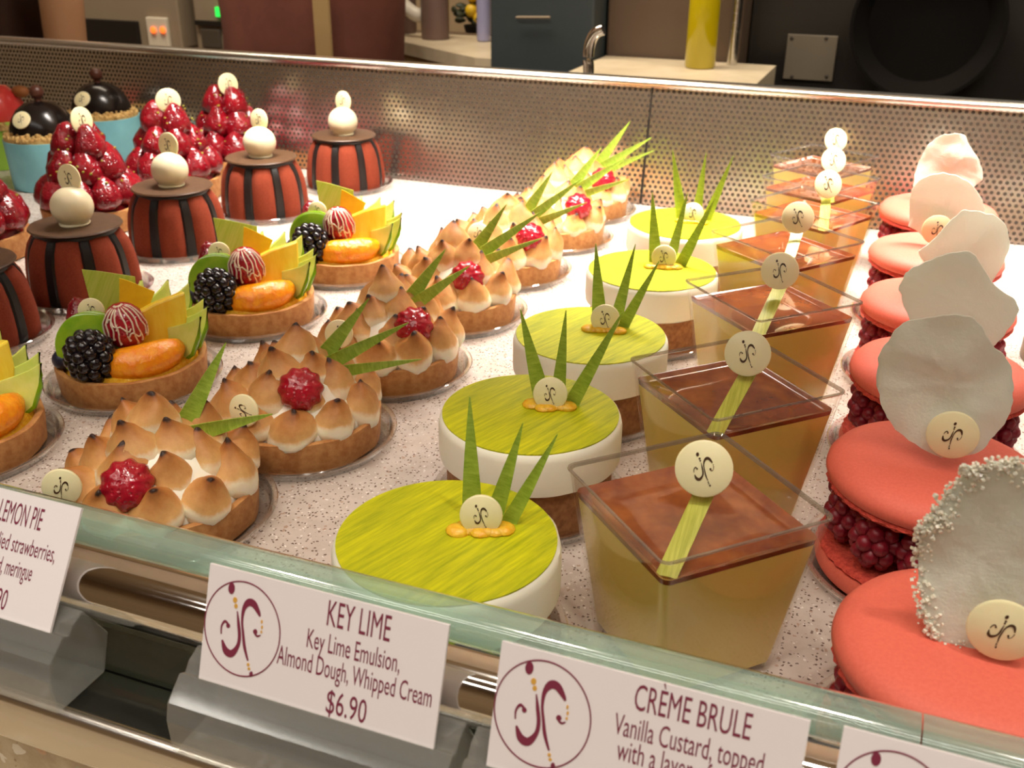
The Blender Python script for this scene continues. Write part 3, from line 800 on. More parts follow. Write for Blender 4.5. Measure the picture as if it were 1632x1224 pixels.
MACS = [((.0455, .2690), 'coral macaron nearest the glass, with a crystal-edged sugar wafer', WA[0], (1597, 1002), .5),
        ((.0341, .3782), 'coral macaron second from the glass, smooth round wafer and cream disc', WA[1], (1518, 692), .45),
        ((.0358, .4800), 'coral macaron third from the glass, wide wafer with a blunt peak', WA[2], None, 0),
        ((.0348, .5765), 'coral macaron fourth from the glass, wafer tilted to the right', WA[3], None, 0),
        ((.0338, .6731), 'coral macaron second from the perforated panel, narrow folded wafer', WA[4], (1494, 366), .3),
        ((.0351, .7861), 'coral macaron closest to the perforated panel, brightest tall wafer', WA[5], None, 0)]
for i, ((x, y), lb, wp, dp, dr) in enumerate(MACS): macaron(x, y, lb, wp, dp, i+1, droll=dr)

# ------------------------------------------------------------------ tart shell shared by three kinds
def tart_shell(t, seed=0, h=.0165):
    k = 'tshell%.4f' % h
    def mk(g):
        g.lathe([(0, 0), (.0382, 0), (.0392, .001), (.0404, h*.9), (.0402, h), (.0385, h+.0004), (.0366, h-.0004), (.0362, h-.004), (0, h-.004)], 80, jit=.0007)
    return cached(k, mk).build('tart_shell', 'dough', t, key=k, angle=50)

# ------------------------------------------------------------------ meringue tarts
KP = [(.0, 0, 0), (.82, .0, .0), (1.0, .13, .0), (1.05, .26, .06), (1.0, .40, .24), (.88, .53, .48), (.66, .67, .61), (.40, .80, .70), (.19, .91, .86), (.07, .975, 1.1), (0, 1.0, 1.2)]
def kiss_mesh(v):
    r, h = .0112, .0215
    def mk(g):
        rnd = random.Random(v)
        tx, ty = rnd.uniform(-.006, .006), rnd.uniform(-.006, .006)
        g2 = G(); g2.lathe([(a*r, b*h) for a, b, c in KP], 24, attr=[c for a, b, c in KP], jit=.0019, seed=v)
        vs = [(x+tx*max(0, z/h-.4)**1.6, y+ty*max(0, z/h-.4)**1.6, z) for x, y, z in g2.v]
        g.add(vs, g2.f, g2.a)
    return mk
def meringue_tart(x, y, label, seed, leaves, dl, bpos=(.001, -.0165, .0345), tr=True):
    rz = facing(x, y)
    t = thing('meringue_tart', label, 'tart', (x, y, TZ), rz, 'toasted meringue tarts in a row')
    tart_shell(t)
    cached('mer_in', lambda g: g.lathe([(0, .0125), (.0358, .0125), (.0355, .018), (.031, .026), (.022, .036), (.011, .043), (0, .045)], 48, jit=.0008)).build('meringue_mound', 'meringue', t, key='mer_in')
    rnd = random.Random(seed)
    def put(rad, a, z, til, s):
        v = rnd.randrange(9)
        o = cached('kiss%d' % v, kiss_mesh(v)).build('meringue_kiss', 'toast', t, (rad*math.cos(a), rad*math.sin(a), z), (0, 0, 0), key='kiss%d' % v, angle=80)
        o.rotation_euler = (Matrix.Rotation(a, 3, 'Z') @ Matrix.Rotation(til, 3, 'Y') @ Matrix.Rotation(rnd.uniform(0, 6), 3, 'Z')).to_euler()
        o.scale = (s*rnd.uniform(.93, 1.08), s*rnd.uniform(.93, 1.08), s*rnd.uniform(.88, 1.22))
    off = rnd.uniform(0, .4)
    for k in range(10): put(.0290+rnd.uniform(-.0006, .0008), 2*PI*k/10+off, .0148, .30+rnd.uniform(-.14, .14), 1.0+rnd.uniform(-.06, .06))
    for k in range(7):
        a = 2*PI*k/7+off+.2
        put(.0188+rnd.uniform(-.0006, .0008), a, .0235-(.003 if abs((a % (2*PI))-1.5*PI) < .4 else 0), .16+rnd.uniform(-.14, .14), .98+rnd.uniform(-.06, .06))
    for k in range(4):
        a = 2*PI*k/4+PI/4+rnd.uniform(-.12, .12); put(.0098, a, .0320, .10, .96)
    put(.001, PI/2, .0395, 0, .98)
    # scalloped red berry on the near side
    g = G()
    prof = [(0, -.0052), (.0062, -.0050), (.0088, -.0025), (.0094, 0), (.0086, .0030), (.0058, .0056), (.0025, .0066), (0, .0068)]
    g.lathe(prof, 66, lobes=lambda a, j: 1+(.055 if 0 < j < 6 else .03)*math.cos(10*a), mat=Matrix.Rotation(math.radians(52), 4, 'X'))
    (G() if 'mberry' in MESHES else g).build('red_berry', 'berry', t, (bpos[0], bpos[1]-.0066, bpos[2]+.0035), (rnd.uniform(-.1, .1), rnd.uniform(-.15, .15), 0), key='mberry', angle=60).scale = (1.12,)*3
    for (b, L, wd, tilt, lean) in leaves:
        blade(t, b, L*1.04, wd*1.22, tilt, lean, 0)
    if dl: disc(t, dl[0], .0078, dl[1], ls=.62)
    if tr: tray(x, y, .0480, 'clear plastic tray under the '+label.split(',')[0], 'clear trays under the meringue tarts')
    return t
LV = [((.0115, .001, .041), .040, .0070, -.15, .72), ((.0125, -.002, .039), .046, .0064, -.1, 1.22), ((.0135, -.004, .037), .046, .0055, .1, 1.42)]
def lv(a, b, c=None, L=(.038, .046, .046)):
    out = [((.0115, .001, .041), L[0], .0072, -.15, a), ((.0125, -.002, .039), L[1], .0066, -.1, b)]
    if c is not None: out.append(((.0135, -.004, .036), L[2], .0055, .1, c))
    return out
DM = ((-.0250, -.0300, .0330), (-.35, -.9, -.3))
MERS = [((-.2750, .2995), 'toasted meringue tart nearest the glass, partly behind the KEY LIME sign', lv(.58, 1.52, None, (.040, .036, .03)), ((-.0375, -.0190, .0340), (-.2, .45, -.35)), (-.0135, -.0195, .0300)),
        ((-.2590, .3850), 'toasted meringue tart second from the glass, red berry at its centre', lv(.74, 1.18, 1.45), DM, (.001, -.0165, .0345)),
        ((-.2560, .4760), 'toasted meringue tart third from the glass, leaves reaching over the berry', lv(.66, 1.0, None, (.036, .04, .04)), ((-.0265, -.0270, .0350), (-.3, .3, -.3)), (.014, -.0165, .0330)),
        ((-.2570, .5720), 'toasted meringue tart in the middle of its row, beside the third lime tart', lv(.62, .98, 1.16, (.038, .052, .045)), None, (.008, -.0185, .0310)),
        ((-.2560, .6640), 'toasted meringue tart third from the perforated panel', lv(.56, .92, 1.14, (.038, .050, .046)), ((-.0200, -.0280, .0380), (-.3, .3, -.3)), (.016, -.0165, .0310)),
        ((-.2500, .7560), 'toasted meringue tart second from the perforated panel', lv(.62, .98, 1.2, (.040, .050, .046)), None, (.018, -.0165, .0310)),
        ((-.2540, .8430), 'toasted meringue tart touching the perforated panel, last of its row', lv(.62, 1.02, 1.12, (.046, .052, .050)), None, (.017, -.0165, .0320))]
for i, ((x, y), lb, lvs, dl, bp) in enumerate(MERS): meringue_tart(x, y, lb, i+11, lvs, dl, bp)

# ------------------------------------------------------------------ fruit tarts
def crescent(L, r, bend):
    def mk(g):
        n = 16; pts = []; rad = []
        for k in range(n+1):
            u = k/n*2-1
            pts.append((u*L/2, bend*u*u, 0)); rad.append(max(.0004, r*(1-abs(u)**2.6)**.6))
        g.tube(pts, rad, 16)
    return mk
def fruit_tart(x, y, label, seed, turn=0, dback=True):
    rz = facing(x, y)+turn
    t = thing('fruit_tart', label, 'tart', (x, y, TZ), rz, 'mixed fruit tarts in a row')
    tart_shell(t)
    rnd = random.Random(seed)
    cached('ft_cream', lambda g: g.lathe([(0, .0126), (.0358, .0126), (.034, .017), (.02, .021), (0, .022)], 40)).build('custard_filling', 'passion', t, key='ft_cream')
    def bb(g):
        k = 0
        for lat in (-60, -36, -12, 12, 36, 60):
            la = math.radians(lat); mm = max(5, int(12*math.cos(la)))
            for i in range(mm):
                a = 2*PI*(i+.5*(k % 2))/mm
                g.ball(.0031, (.0090*math.cos(a)*math.cos(la), .0090*math.sin(a)*math.cos(la), .0112*math.sin(la)), (1, 1, 1), 9, 6)
            k += 1
        g.ball(.0092, (0, 0, 0), (1, 1, 1.2), 14, 9); g.ball(.003, (0, 0, .0112), (1, 1, 1), 9, 6)
    cached('ft_bb', bb).build('blackberry', 'blackberry', t, (-.0200, -.0225, .0272), (.25, -.3, 0), key='ft_bb').scale = (1.18,)*3
    cached('ft_blue', lambda g: g.ball(.0062, sc=(1, 1, .92))).build('blueberry', 'blueberry', t, (-.0345, -.0055, .0215), key='ft_blue')
    cached('ft_blue', None).build('blueberry', 'blueberry', t, (-.0312, .0065, .0240), key='ft_blue')
    cached('ft_kiwi', lambda g: g.lathe([(0, -.0022), (.0172, -.0022), (.0190, -.0010), (.0190, .0010), (.0172, .0022), (0, .0022)], 40, mat=Matrix.Rotation(PI/2, 4, 'X'))).build('kiwi_slice', 'kiwi', t, (-.0185, -.0100, .0290), (-.12, 0, -.12), key='ft_kiwi')
    # red berry with white drizzle
    BPZ = Vector((-.001, -.0105, .0385))
    prof = [(0, -.0125), (.0070, -.0110), (.0105, -.006), (.0112, 0), (.0100, .0060), (.0068, .0105), (.0032, .0125), (0, .0130)]
    rb = cached('ft_rb', lambda g: g.lathe(prof, 32, jit=.0006)).build('red_berry', 'berry', t, BPZ, (.12, -.16, 0), key='ft_rb')
    def dz(g):
        rn = random.Random(5)
        def rad_at(z):
            for (r0, z0), (r1, z1) in zip(prof, prof[1:]):
                if z0 <= z <= z1: return r0+(r1-r0)*(z-z0)/(z1-z0)
            return .002
        for k in range(9):
            a0 = -PI/2+(k-4)*.33+rn.uniform(-.06, .06); zlo = rn.uniform(-.009, -.002); pts = []
            for j in range(12):
                z = .0128+(zlo-.0128)*j/11; r = rad_at(z)+.0003; a = a0*1+math.sin(j*.8+k)*.05
                pts.append((r*math.cos(a), r*math.sin(a), z))
            g.tube(pts, [.00045]*11+[.0007], 7)
        for z, a0, a1 in ((.003, -2.0, -1.3), (.0068, -2.5, -1.9), (-.002, -1.5, -.9)):
            pts = [((rad_at(z+.002*math.sin(q))+.0003)*math.cos(a0+(a1-a0)*q/6), (rad_at(z+.002*math.sin(q))+.0003)*math.sin(a0+(a1-a0)*q/6), z+.002*math.sin(q)) for q in range(7)]
            g.tube(pts, .00045, 7)
    cached('ft_dz', dz).build('white_drizzle', 'drizzle', rb, key='ft_dz')
    cached('ft_man', crescent(.047, .0098, .011)).build('mandarin_segment', 'mandarin', t, (.0050, -.0262, .0220), (.15, -.06, .10), key='ft_man')
    # pineapple wedge, leaning back
    def pin(g): g.prism([(-.0005, -.008), (.0225, -.013), (.0290, .006), (.0300, .0205), (.012, .0165), (.0015, .0125)], -.0035, .0035)
    cached('ft_pin', pin).build('pineapple_wedge', 'pineapple', t, (.0030, -.0045, .0290), (-.18, 0, .12), key='ft_pin', smooth=False, bevel=.0012)
    # fan of green apple slices at the right and the back
    for k in range(7):
        a = math.radians(-22+k*21); rr = .0285
        def ap(g):
            o = [(-.010, -.010), (.004, -.012), (.011, -.004), (.0130, .006), (.0125, .0165), (.0085, .0125), (.002, .008), (-.006, .003)]
            g.prism(o, -.0011, .0011)
        o = cached('ft_ap', ap).build('apple_slice', 'apple', t, (rr*math.cos(a)*.93, rr*math.sin(a)*.93, .0270-.0006*k+(.006 if 2 < k < 6 else 0)), (0, 0, 0), key='ft_ap', smooth=False, bevel=.0004)
        o.rotation_euler = (math.radians(-10), math.radians(10), a-.55); o.scale = (1.18, 1, 1.12)
        g = cached('ft_aps', lambda g: g.tube([(.0045, 0, -.0118), (.0112, 0, -.004), (.0131, 0, .006), (.0126, 0, .0165)], [.0008, .00125, .00125, .0006], 8))
        g.build('apple_skin', 'appleskin', o, key='ft_aps')
    # two-tone leaf plates standing at the back
    def gp(g): g.prism([(-.0130, 0), (.0100, 0), (.0115, .022), (-.0055, .0275), (-.0150, .0300)], -.0005, .0005)
    def yp(g): g.prism([(-.0055, 0), (.0080, 0), (.0145, .0145), (.0005, .0215), (-.0035, .0230)], -.0005, .0005)
    cached('ft_gp', gp).build('green_leaf_plate', 'greenplate', t, (-.0030, .0125, .0345), (-.10, 0, .1), key='ft_gp', smooth=False)
    cached('ft_yp', yp).build('yellow_leaf_plate', 'yellowplate', t, (.0020, .0085, .0350), (-.12, .06, -.05), key='ft_yp', smooth=False)
    cached('ft_sb', lambda g: g.lathe([(0, -.010), (.006, -.0085), (.0092, -.003), (.0085, .003), (.0045, .0095), (0, .0125)], 26)).build('strawberry_half', 'strawberry', t, (-.0215, .0075, .0390), (-.2, -.25, 0), key='ft_sb')
    disc(t, (-.0165, -.0030, .0465), .0068, (-.15, .15, -.2), ls=.6)
    return t
FT = [((-.4080, .3110), 'fruit tart nearest the glass, cut by the left edge of the photo', .25),
      ((-.3820, .4080), 'fruit tart second from the glass, yellow plate and mandarin in full view', 0),
      ((-.3775, .5170), 'fruit tart third from the glass, in front of the velvet domes', 0),
      ((-.3690, .6230), 'fruit tart furthest from the glass, beside the bare white shelf', -.1)]
for i, ((x, y), lb, tn) in enumerate(FT):
    fruit_tart(x, y, lb, i, tn); tray(x, y, .0482, 'clear plastic tray under the '+lb.split(',')[0], 'clear trays under the fruit tarts')

# ------------------------------------------------------------------ velvet domes
def dome_cake(x, y, label, seed):
    rz = facing(x, y)+.12*seed
    t = thing('velvet_dome_cake', label, 'cake', (x, y, TZ), rz, 'reddish velvet dome cakes in a row')
    NL = 8
    PR = [(0, .0008), (.0350, .0008), (.0368, .003), (.0372, .010), (.0366, .020), (.0352, .030), (.0328, .038), (.0288, .0445), (.0240, .0475), (0, .048)]
    def lob(a, j): return 1-.13*(max(0, .5+.5*math.cos(NL*a))**2.0)*(1 if 0 < j < 9 else .2)
    cached('dome', lambda g: g.lathe(PR, 160, lobes=lob)).build('velvet_dome', 'velvet', t, key='dome', angle=70)
    def stripe(g):
        n = 26; vs = []
        P = catmull([(r, z) for r, z in PR[1:9]], 4)
        for k, (r, z) in enumerate(P):
            wd = .0044*(.85+.25*(1-k/len(P)))
            rr = r*.90+.0004
            for a, d in ((-1, -.0006), (-.6, .0010), (.6, .0010), (1, -.0006), (0, -.004)):
                vs.append((rr+d, a*wd, z+d*.3))
        m_ = len(P); fs = [(k*5+j, k*5+(j+1) % 5, (k+1)*5+(j+1) % 5, (k+1)*5+j) for k in range(m_-1) for j in range(5)]
        fs += [tuple(range(4, -1, -1)), tuple(range((m_-1)*5, m_*5))]
        g.add(vs, fs)
    cached('dtop', lambda g: g.lathe([(0, .0450), (.0270, .0450), (.0272, .0470), (.024, .0483), (0, .0483)], 48)).build('dark_glaze', 'stripe', t, key='dtop')
    for k in range(NL):
        cached('dstripe', stripe).build('dark_stripe', 'stripe', t, rot=(0, 0, 2*PI*k/NL), key='dstripe')
    cached('dplate', lambda g: g.lathe([(0, .0482), (.0295, .0482), (.0303, .0490), (.0296, .0499), (0, .0499)], 56)).build('cocoa_plate', 'cocoaplate', t, key='dplate')
    cached('dball', lambda g: g.ball(.0138, (0, 0, .0618), (1, 1, .96), n=32, m=20).lathe([(0, .0498), (.0098, .0498), (.0102, .0506), (.0085, .0520), (.004, .0524), (0, .0524)], 26, jit=.0006)).build('ivory_ball', 'ivory', t, key='dball', angle=80)
    f = -.12*seed
    d = Vector((.002, .0070, .0790)); d.rotate(Matrix.Rotation(f, 3, 'Z'))
    disc(t, d, .0096, (-.1, .1*seed-.2, f-.78), ls=.6)
    return t
DM_ = [((-.5145, .4232), 'velvet dome cake cut by the left edge of the photo'),
       ((-.5090, .5116), 'velvet dome cake second from the glass, ivory ball on a brown plate'),
       ((-.5161, .6220), 'velvet dome cake in the middle of its row'),
       ((-.5105, .7340), 'velvet dome cake fourth from the glass, behind a fruit tart'),
       ((-.4920, .8440), 'velvet dome cake by the perforated panel, beside the empty shelf')]
for i, ((x, y), lb) in enumerate(DM_):
    dome_cake(x, y, lb, i); tray(x, y, .0445, 'clear plastic tray under the '+lb.split(',')[0], 'clear trays under the velvet domes')

# ------------------------------------------------------------------ strawberry tarts
def strawberry_mesh(v):
    def mk(g): g.lathe([(0, -.0125), (.0075, -.0122), (.0118, -.0090), (.0132, -.0045), (.0128, .0005), (.0110, .0060), (.0085, .0110), (.0055, .0150), (.0026, .0172), (0, .0178)], 24, jit=.0020, seed=v)
    return mk
def strawberry_tart(x, y, label, seed, disc_turn=0):
    rz = facing(x, y)
    t = thing('strawberry_tart', label, 'tart', (x, y, TZ), rz, 'glazed strawberry tarts in a row')
    tart_shell(t, h=.0185)
    cached('st_cr', lambda g: g.lathe([(0, .0145), (.0355, .0145), (.033, .022), (.022, .040), (.010, .056), (0, .058)], 36)).build('cream_mound', 'strawberry', t, key='st_cr')
    rnd = random.Random(seed)
    def put(rad, a, z, til, s):
        v = rnd.randrange(4)
        o = cached('sb%d' % v, strawberry_mesh(v)).build('strawberry', 'strawberry', t, (rad*math.cos(a), rad*math.sin(a), z), key='sb%d' % v, angle=80)
        o.rotation_euler = (Matrix.Rotation(a, 3, 'Z') @ Matrix.Rotation(til, 3, 'Y') @ Matrix.Rotation(rnd.uniform(0, 6), 3, 'Z')).to_euler(); o.scale = (s,)*3
    off = rnd.uniform(0, .8)
    for k in range(9): put(.0300, 2*PI*k/9+off, .0305+rnd.uniform(-.001, .002), -.22, 1.02+rnd.uniform(-.1, .06))
    for k in range(6): put(.0190, 2*PI*k/6+off+.3, .0500+rnd.uniform(-.001, .003), -.18, 1.0+rnd.uniform(-.08, .08))
    for k in range(3): put(.0115, 2*PI*k/3-PI/2+.55+rnd.uniform(-.1, .1), .0685+rnd.uniform(-.001, .002), -.12, .98)
    g = G()
    for k in range(26):
        z = rnd.uniform(.035, .078); a = rnd.uniform(-PI, 0)
        r = .012+.029*(1-(z-.03)/.052)
        q = rnd.uniform(.0007, .0014)
        g.ball(q, (r*math.cos(a), r*math.sin(a), z+.004), (1, 1, .8), 6, 4)
    pb = g.build('pistachio_bits', 'pistachio', t); pb['kind'] = 'stuff'
    disc(t, (.002, -.004, .0870), .0108, (-.15, .2, disc_turn), ls=.6)
    return t
ST = [((-.648, .548), 'strawberry tart at the left edge of the photo, in front of a turquoise cup', .6),
      ((-.622, .648), 'strawberry tart second from the glass, dusted with pistachio bits', .7),
      ((-.618, .752), 'strawberry tart third from the glass, between velvet domes and a turquoise cup', .1),
      ((-.624, .850), 'strawberry tart against the perforated panel', .5)]
for i, ((x, y), lb, dt) in enumerate(ST): strawberry_tart(x, y, lb, i+3, dt)

# ------------------------------------------------------------------ chocolate domes in turquoise bands
def crumb_ring(g, r0, r1, z0, z1, seed, k=150):
    rnd = random.Random(seed)
    g.lathe([(r0, z0), (r1, z0), (r1, z0+(z1-z0)*.6), (r0, z1)], 40)
    for i in range(k):
        a = rnd.uniform(0, 2*PI); u = rnd.random(); q = rnd.uniform(.0012, .0025)
        g.ball(q, ((r0+(r1-r0)*u)*math.cos(a), (r0+(r1-r0)*u)*math.sin(a), z1-(z1-z0)*.45*u+rnd.uniform(-.001, .0012)), (1, rnd.uniform(.7, 1.2), rnd.uniform(.7, 1.1)), 6, 4)
def choc_cup(x, y, label):
    t = thing('chocolate_dome_cup', label, 'dessert', (x, y, 0), facing(x, y), 'chocolate domes in turquoise bands')
    cached('cc_b', lambda g: g.lathe([(0, .0005), (.0345, .0005), (.0350, .001), (.0368, .0455), (.0360, .0457), (.0345, .044), (0, .044)], 60)).build('turquoise_band', 'blueband', t, key='cc_b', angle=50)
    cached('cc_c', lambda g: crumb_ring(g, .0285, .0358, .0442, .0520, 3)).build('crumb_ring', 'crumb', t, key='cc_c')
    cached('cc_d', lambda g: g.lathe([(0, .0442), (.0290, .0442), (.0302, .049), (.0292, .056), (.0262, .064), (.0210, .0715), (.0140, .0765), (.0060, .0790), (0, .0794)], 48)).build('chocolate_dome', 'darkglaze', t, key='cc_d')
    cached('cc_k', lambda g: g.lathe([(0, .0785), (.0036, .0785), (.0030, .083), (0, .083)], 14).ball(.0064, (0, 0, .0870))).build('cocoa_ball', 'cocoaball', t, key='cc_k', angle=70)
    disc(t, (-.0165, -.0195, .0655), .0084, (-.62, .1, -.60), ls=.6)
    return t
choc_cup(-.756, .742, 'chocolate dome in a turquoise band, nearer of the two')
choc_cup(-.783, .851, 'chocolate dome in a turquoise band, against the perforated panel')
# pink dome cut by the left edge
q = at(-6, 232, z=.01)
t = thing('pink_dome_cake', 'pink glazed dome cake at the left edge, behind the chocolate dome', 'cake', (-.865, .790, 0), 0)
G().lathe([(0, .0005), (.033, .0005), (.035, .046), (.034, .047), (0, .047)], 44).build('green_band', 'greenband', t)
g = G(); crumb_ring(g, .027, .0365, .040, .0475, 8, 90); g.build('crumb_ring', 'crumb', t)
G().lathe([(0, .0472), (.029, .0472), (.030, .052), (.0285, .062), (.0235, .072), (.0150, .079), (0, .0815)], 40).build('pink_dome', 'pinkdome', t)
G().ball(.0075, (.027, .012, .0735), (1.3, .9, .8)).build('almond', 'almond', t)

# ------------------------------------------------------------------ right edge: striped roll and coconut snowball
q = at(1640, 470, z=.0)
t = thing('striped_roll_cake', 'brown striped cylinder cake at the right edge by the perforated panel', 'cake', (.118, .640, 0))
G().lathe([(0, .0005), (.0275, .0005), (.028, .0015), (.028, .062), (.0270, .0635), (0, .0635)], 48).build('striped_band', 'woodband', t)
G().lathe([(0, .0636), (.026, .0636), (.020, .070), (.008, .074), (0, .0745)], 36, jit=.0008).build('cream_top', 'cream', t)
G().ball(.0060, (0, 0, .0790)).build('cocoa_ball', 'cocoaball', t)
t = thing('coconut_snowball', 'white coconut snowball cake at the right edge beside the macarons', 'cake', (.125, .505, .0035))
g = G(); g.lathe([(0, .0005), (.030, .0005), (.035, .006), (.0355, .016), (.031, .029), (.022, .039), (.011, .044), (0, .045)], 48, jit=.003)
rnd = random.Random(4)
for k in range(170):
    a = rnd.uniform(0, 2*PI); u = rnd.uniform(0, 1)
    r, z = .0352*math.cos(u*1.45), .010+.034*math.sin(u*1.5)
    g.ball(rnd.uniform(.0012, .0026), (r*math.cos(a), r*math.sin(a), z), (1, 1, .6), 6, 4)
g.build('coconut_coat', 'coconut', t)
G().lathe([(0, .0445), (.007, .0445), (.006, .047), (0, .048)], 16).build('cream_dot', 'cream', t)

# ------------------------------------------------------------------ kitchen behind the case
def bgbox(name, a, b, y, depth, mat, parent=None, zlo=None, bevel=.004):
    """a box whose near face spans two picture corners at depth y"""
    p, q = at(a[0], a[1], y=y), at(b[0], b[1], y=y)
    z0 = min(p.z, q.z) if zlo is None else zlo
    return G().box(min(p.x, q.x), max(p.x, q.x), y, y+depth, z0, max(p.z, q.z)).build(name, mat, parent, smooth=False, bevel=bevel)

# back counter along the wall with the machines
t = thing('back_counter', 'long taupe back counter under the kitchen machines', 'counter', (0, 0, 0))
bz = at(300, 84, y=1.95).z
G().box(-2.6, -.72, 1.93, 2.6, bz-.03, bz).build('counter_top', 'taupe', t, smooth=False)
G().box(-2.58, -.74, 1.96, 2.58, -1.1, bz-.031).build('counter_cabinet', 'greyd', t, smooth=False)
# built-in oven with its control plate
t = thing('oven', 'grey framed oven with a black door and orange pilot lights', 'oven', (0, 0, 0))
p, q = at(104, 6, y=1.99), at(292, 84, y=1.99)
G().box(p.x, q.x, 1.99, 2.4, bz+.001, p.z+.25).build('oven_body', 'grey', t, smooth=False, bevel=.004)
p, q = at(114, 28, y=1.985), at(226, 80, y=1.985)
G().box(p.x, q.x, 1.978, 1.9895, max(q.z, bz+.003), p.z).build('oven_door', 'black', t, smooth=False, bevel=.002)
p, q = at(232, 27, y=1.98), at(271, 80, y=1.98)
G().box(p.x, q.x, 1.978, 1.9895, max(q.z, bz+.003), p.z).build('control_plate', 'outlet', t, smooth=False, bevel=.002)
for px in (244, 259):
    c = at(px, 48, y=1.974); G().ball(.0075, c, (1, .4, 1)).build('pilot_light', 'orange_on', t)
# small coffee machine
t = thing('coffee_machine', 'grey coffee machine with a green light and black band', 'coffee machine', (0, 0, 0))
p, q = at(306, 0, y=1.99), at(362, 84, y=1.99)
G().box(p.x, q.x, 1.99, 2.3, bz+.001, p.z+.12).build('machine_body', 'grey', t, smooth=False, bevel=.005)
p2, q2 = at(312, 32, y=1.985), at(358, 42, y=1.985)
G().box(p2.x, q2.x, 1.98, 1.9895, q2.z, p2.z).build('black_band', 'black', t, smooth=False)
p2, q2 = at(320, 45, y=1.985), at(354, 78, y=1.985)
G().box(p2.x, q2.x, 1.982, 1.9895, q2.z, p2.z).build('drip_panel', 'greyd', t, smooth=False, bevel=.003)
c = at(349, 19, y=1.982); G().box(c.x-.008, c.x+.008, 1.979, 1.9895, c.z-.010, c.z+.010).build('green_light', 'green_on', t, smooth=False)

# people working behind the case
def person(label, joints, cloth, loc_chk, hairc='hair', apron=None, strap=None):
    """joints: named world positions; one skinned body, clothing as children"""
    J = {k: Vector(v) for k, v in joints.items()}
    R = dict(pelvis=.112, waist=.112, chest=.122, neck=.052, head0=.060, head1=.082, head2=.070, shl=.060, shr=.060, ell=.036, elr=.036, wrl=.030, wrr=.030, hal=.036, har=.036, fil=.016, fir=.016,
             hil=.088, hir=.088, knl=.060, knr=.060, anl=.042, anr=.042, tol=.034, tor=.034)
    E_ = [('pelvis','waist'),('waist','chest'),('chest','neck'),('neck','head0'),('head0','head1'),('head1','head2'),('chest','shl'),('shl','ell'),('ell','wrl'),('wrl','hal'),('hal','fil'),('chest','shr'),('shr','elr'),('elr','wrr'),('wrr','har'),('har','fir'),
          ('pelvis','hil'),('hil','knl'),('knl','anl'),('anl','tol'),('pelvis','hir'),('hir','knr'),('knr','anr'),('anr','tor')]
    def skin(name, keys, edges, mat, parent, grow=0, scale=None, sub=2):
        idx = {k: i for i, k in enumerate(keys)}
        me = bpy.data.meshes.new(name); me.from_pydata([tuple(J[k]) for k in keys], [(idx[a], idx[b]) for a, b in edges], [])
        o = bpy.data.objects.new(name, me); COL.objects.link(o); o.parent = parent
        sk = o.modifiers.new('skin', 'SKIN'); sk.use_smooth_shade = True
        for k in keys:
            v = me.skin_vertices[0].data[idx[k]]; r = R[k]+grow
            f = .75 if k in ('waist', 'chest', 'pelvis') else 1
            v.radius = (r, r*f)
        me.skin_vertices[0].data[0].use_root = True
        sb = o.modifiers.new('smooth', 'SUBSURF'); sb.levels = sub; sb.render_levels = sub
        me.materials.append(M[mat]); return o
    keys = list(R.keys())
    body = skin('person', keys, E_, 'skin', None); tag(body, label, 'person')
    skin('shirt', ['waist', 'pelvis', 'chest', 'shl', 'shr', 'hil', 'hir'], [('pelvis', 'waist'), ('waist', 'chest'), ('chest', 'shl'), ('chest', 'shr'), ('pelvis', 'hil'), ('pelvis', 'hir')], cloth, body, .014)
    skin('trousers', ['hil', 'knl', 'anl'], [('hil', 'knl'), ('knl', 'anl')], 'browncloth', body, .012)
    skin('trousers', ['hir', 'knr', 'anr'], [('hir', 'knr'), ('knr', 'anr')], 'browncloth', body, .012)
    h = J['head1']
    G().ball(.094, h+Vector((0, .012, .028)), (1, 1.02, .95), 24, 14).build('hair', hairc, body)
    f = (J['tol']+J['tor'])/2-(J['anl']+J['anr'])/2; f.z = 0; f.normalize(); r = Vector((f.y, -f.x, 0))
    for s in (-1, 1): G().ball(.011, h+f*.076+r*(.030*s)+Vector((0, 0, -.005))).build('eye', 'white', body)
    G().ball(.015, h+f*.088+Vector((0, 0, -.030)), (.8, .9, 1.3)).build('nose', 'skin', body)
    G().ball(.019, h+f*.074+Vector((0, 0, -.056)), (1.1, .5, .35)).build('mouth', 'maroon', body)
    for s in (-1, 1): G().ball(.020, h+r*(.082*s)+Vector((0, 0, -.012)), (.45, .8, 1.2)).build('ear', 'skin', body)
    # five fingers on each hand
    for a, b in (('wrl', 'hal'), ('wrr', 'har')):
        d = (J[b]-J[a]).normalized(); sd = d.cross(f).normalized()
        for k in range(4):
            st = J[b]+sd*(.018*(k-1.5))*.9+d*.02; L = (.058, .068, .064, .050)[k]
            G().tube([st, st+d*L*.45, st+d*L*.8+f*.010, st+d*L+f*.018], [.0095, .009, .008, .006], 8).build('finger', 'skin', body)
        st = J[b]-sd*.022; G().tube([st-d*.01, st-sd*.018+d*.02+f*.008, st-sd*.022+d*.042+f*.014], [.011, .010, .007], 8).build('thumb', 'skin', body)
    return body
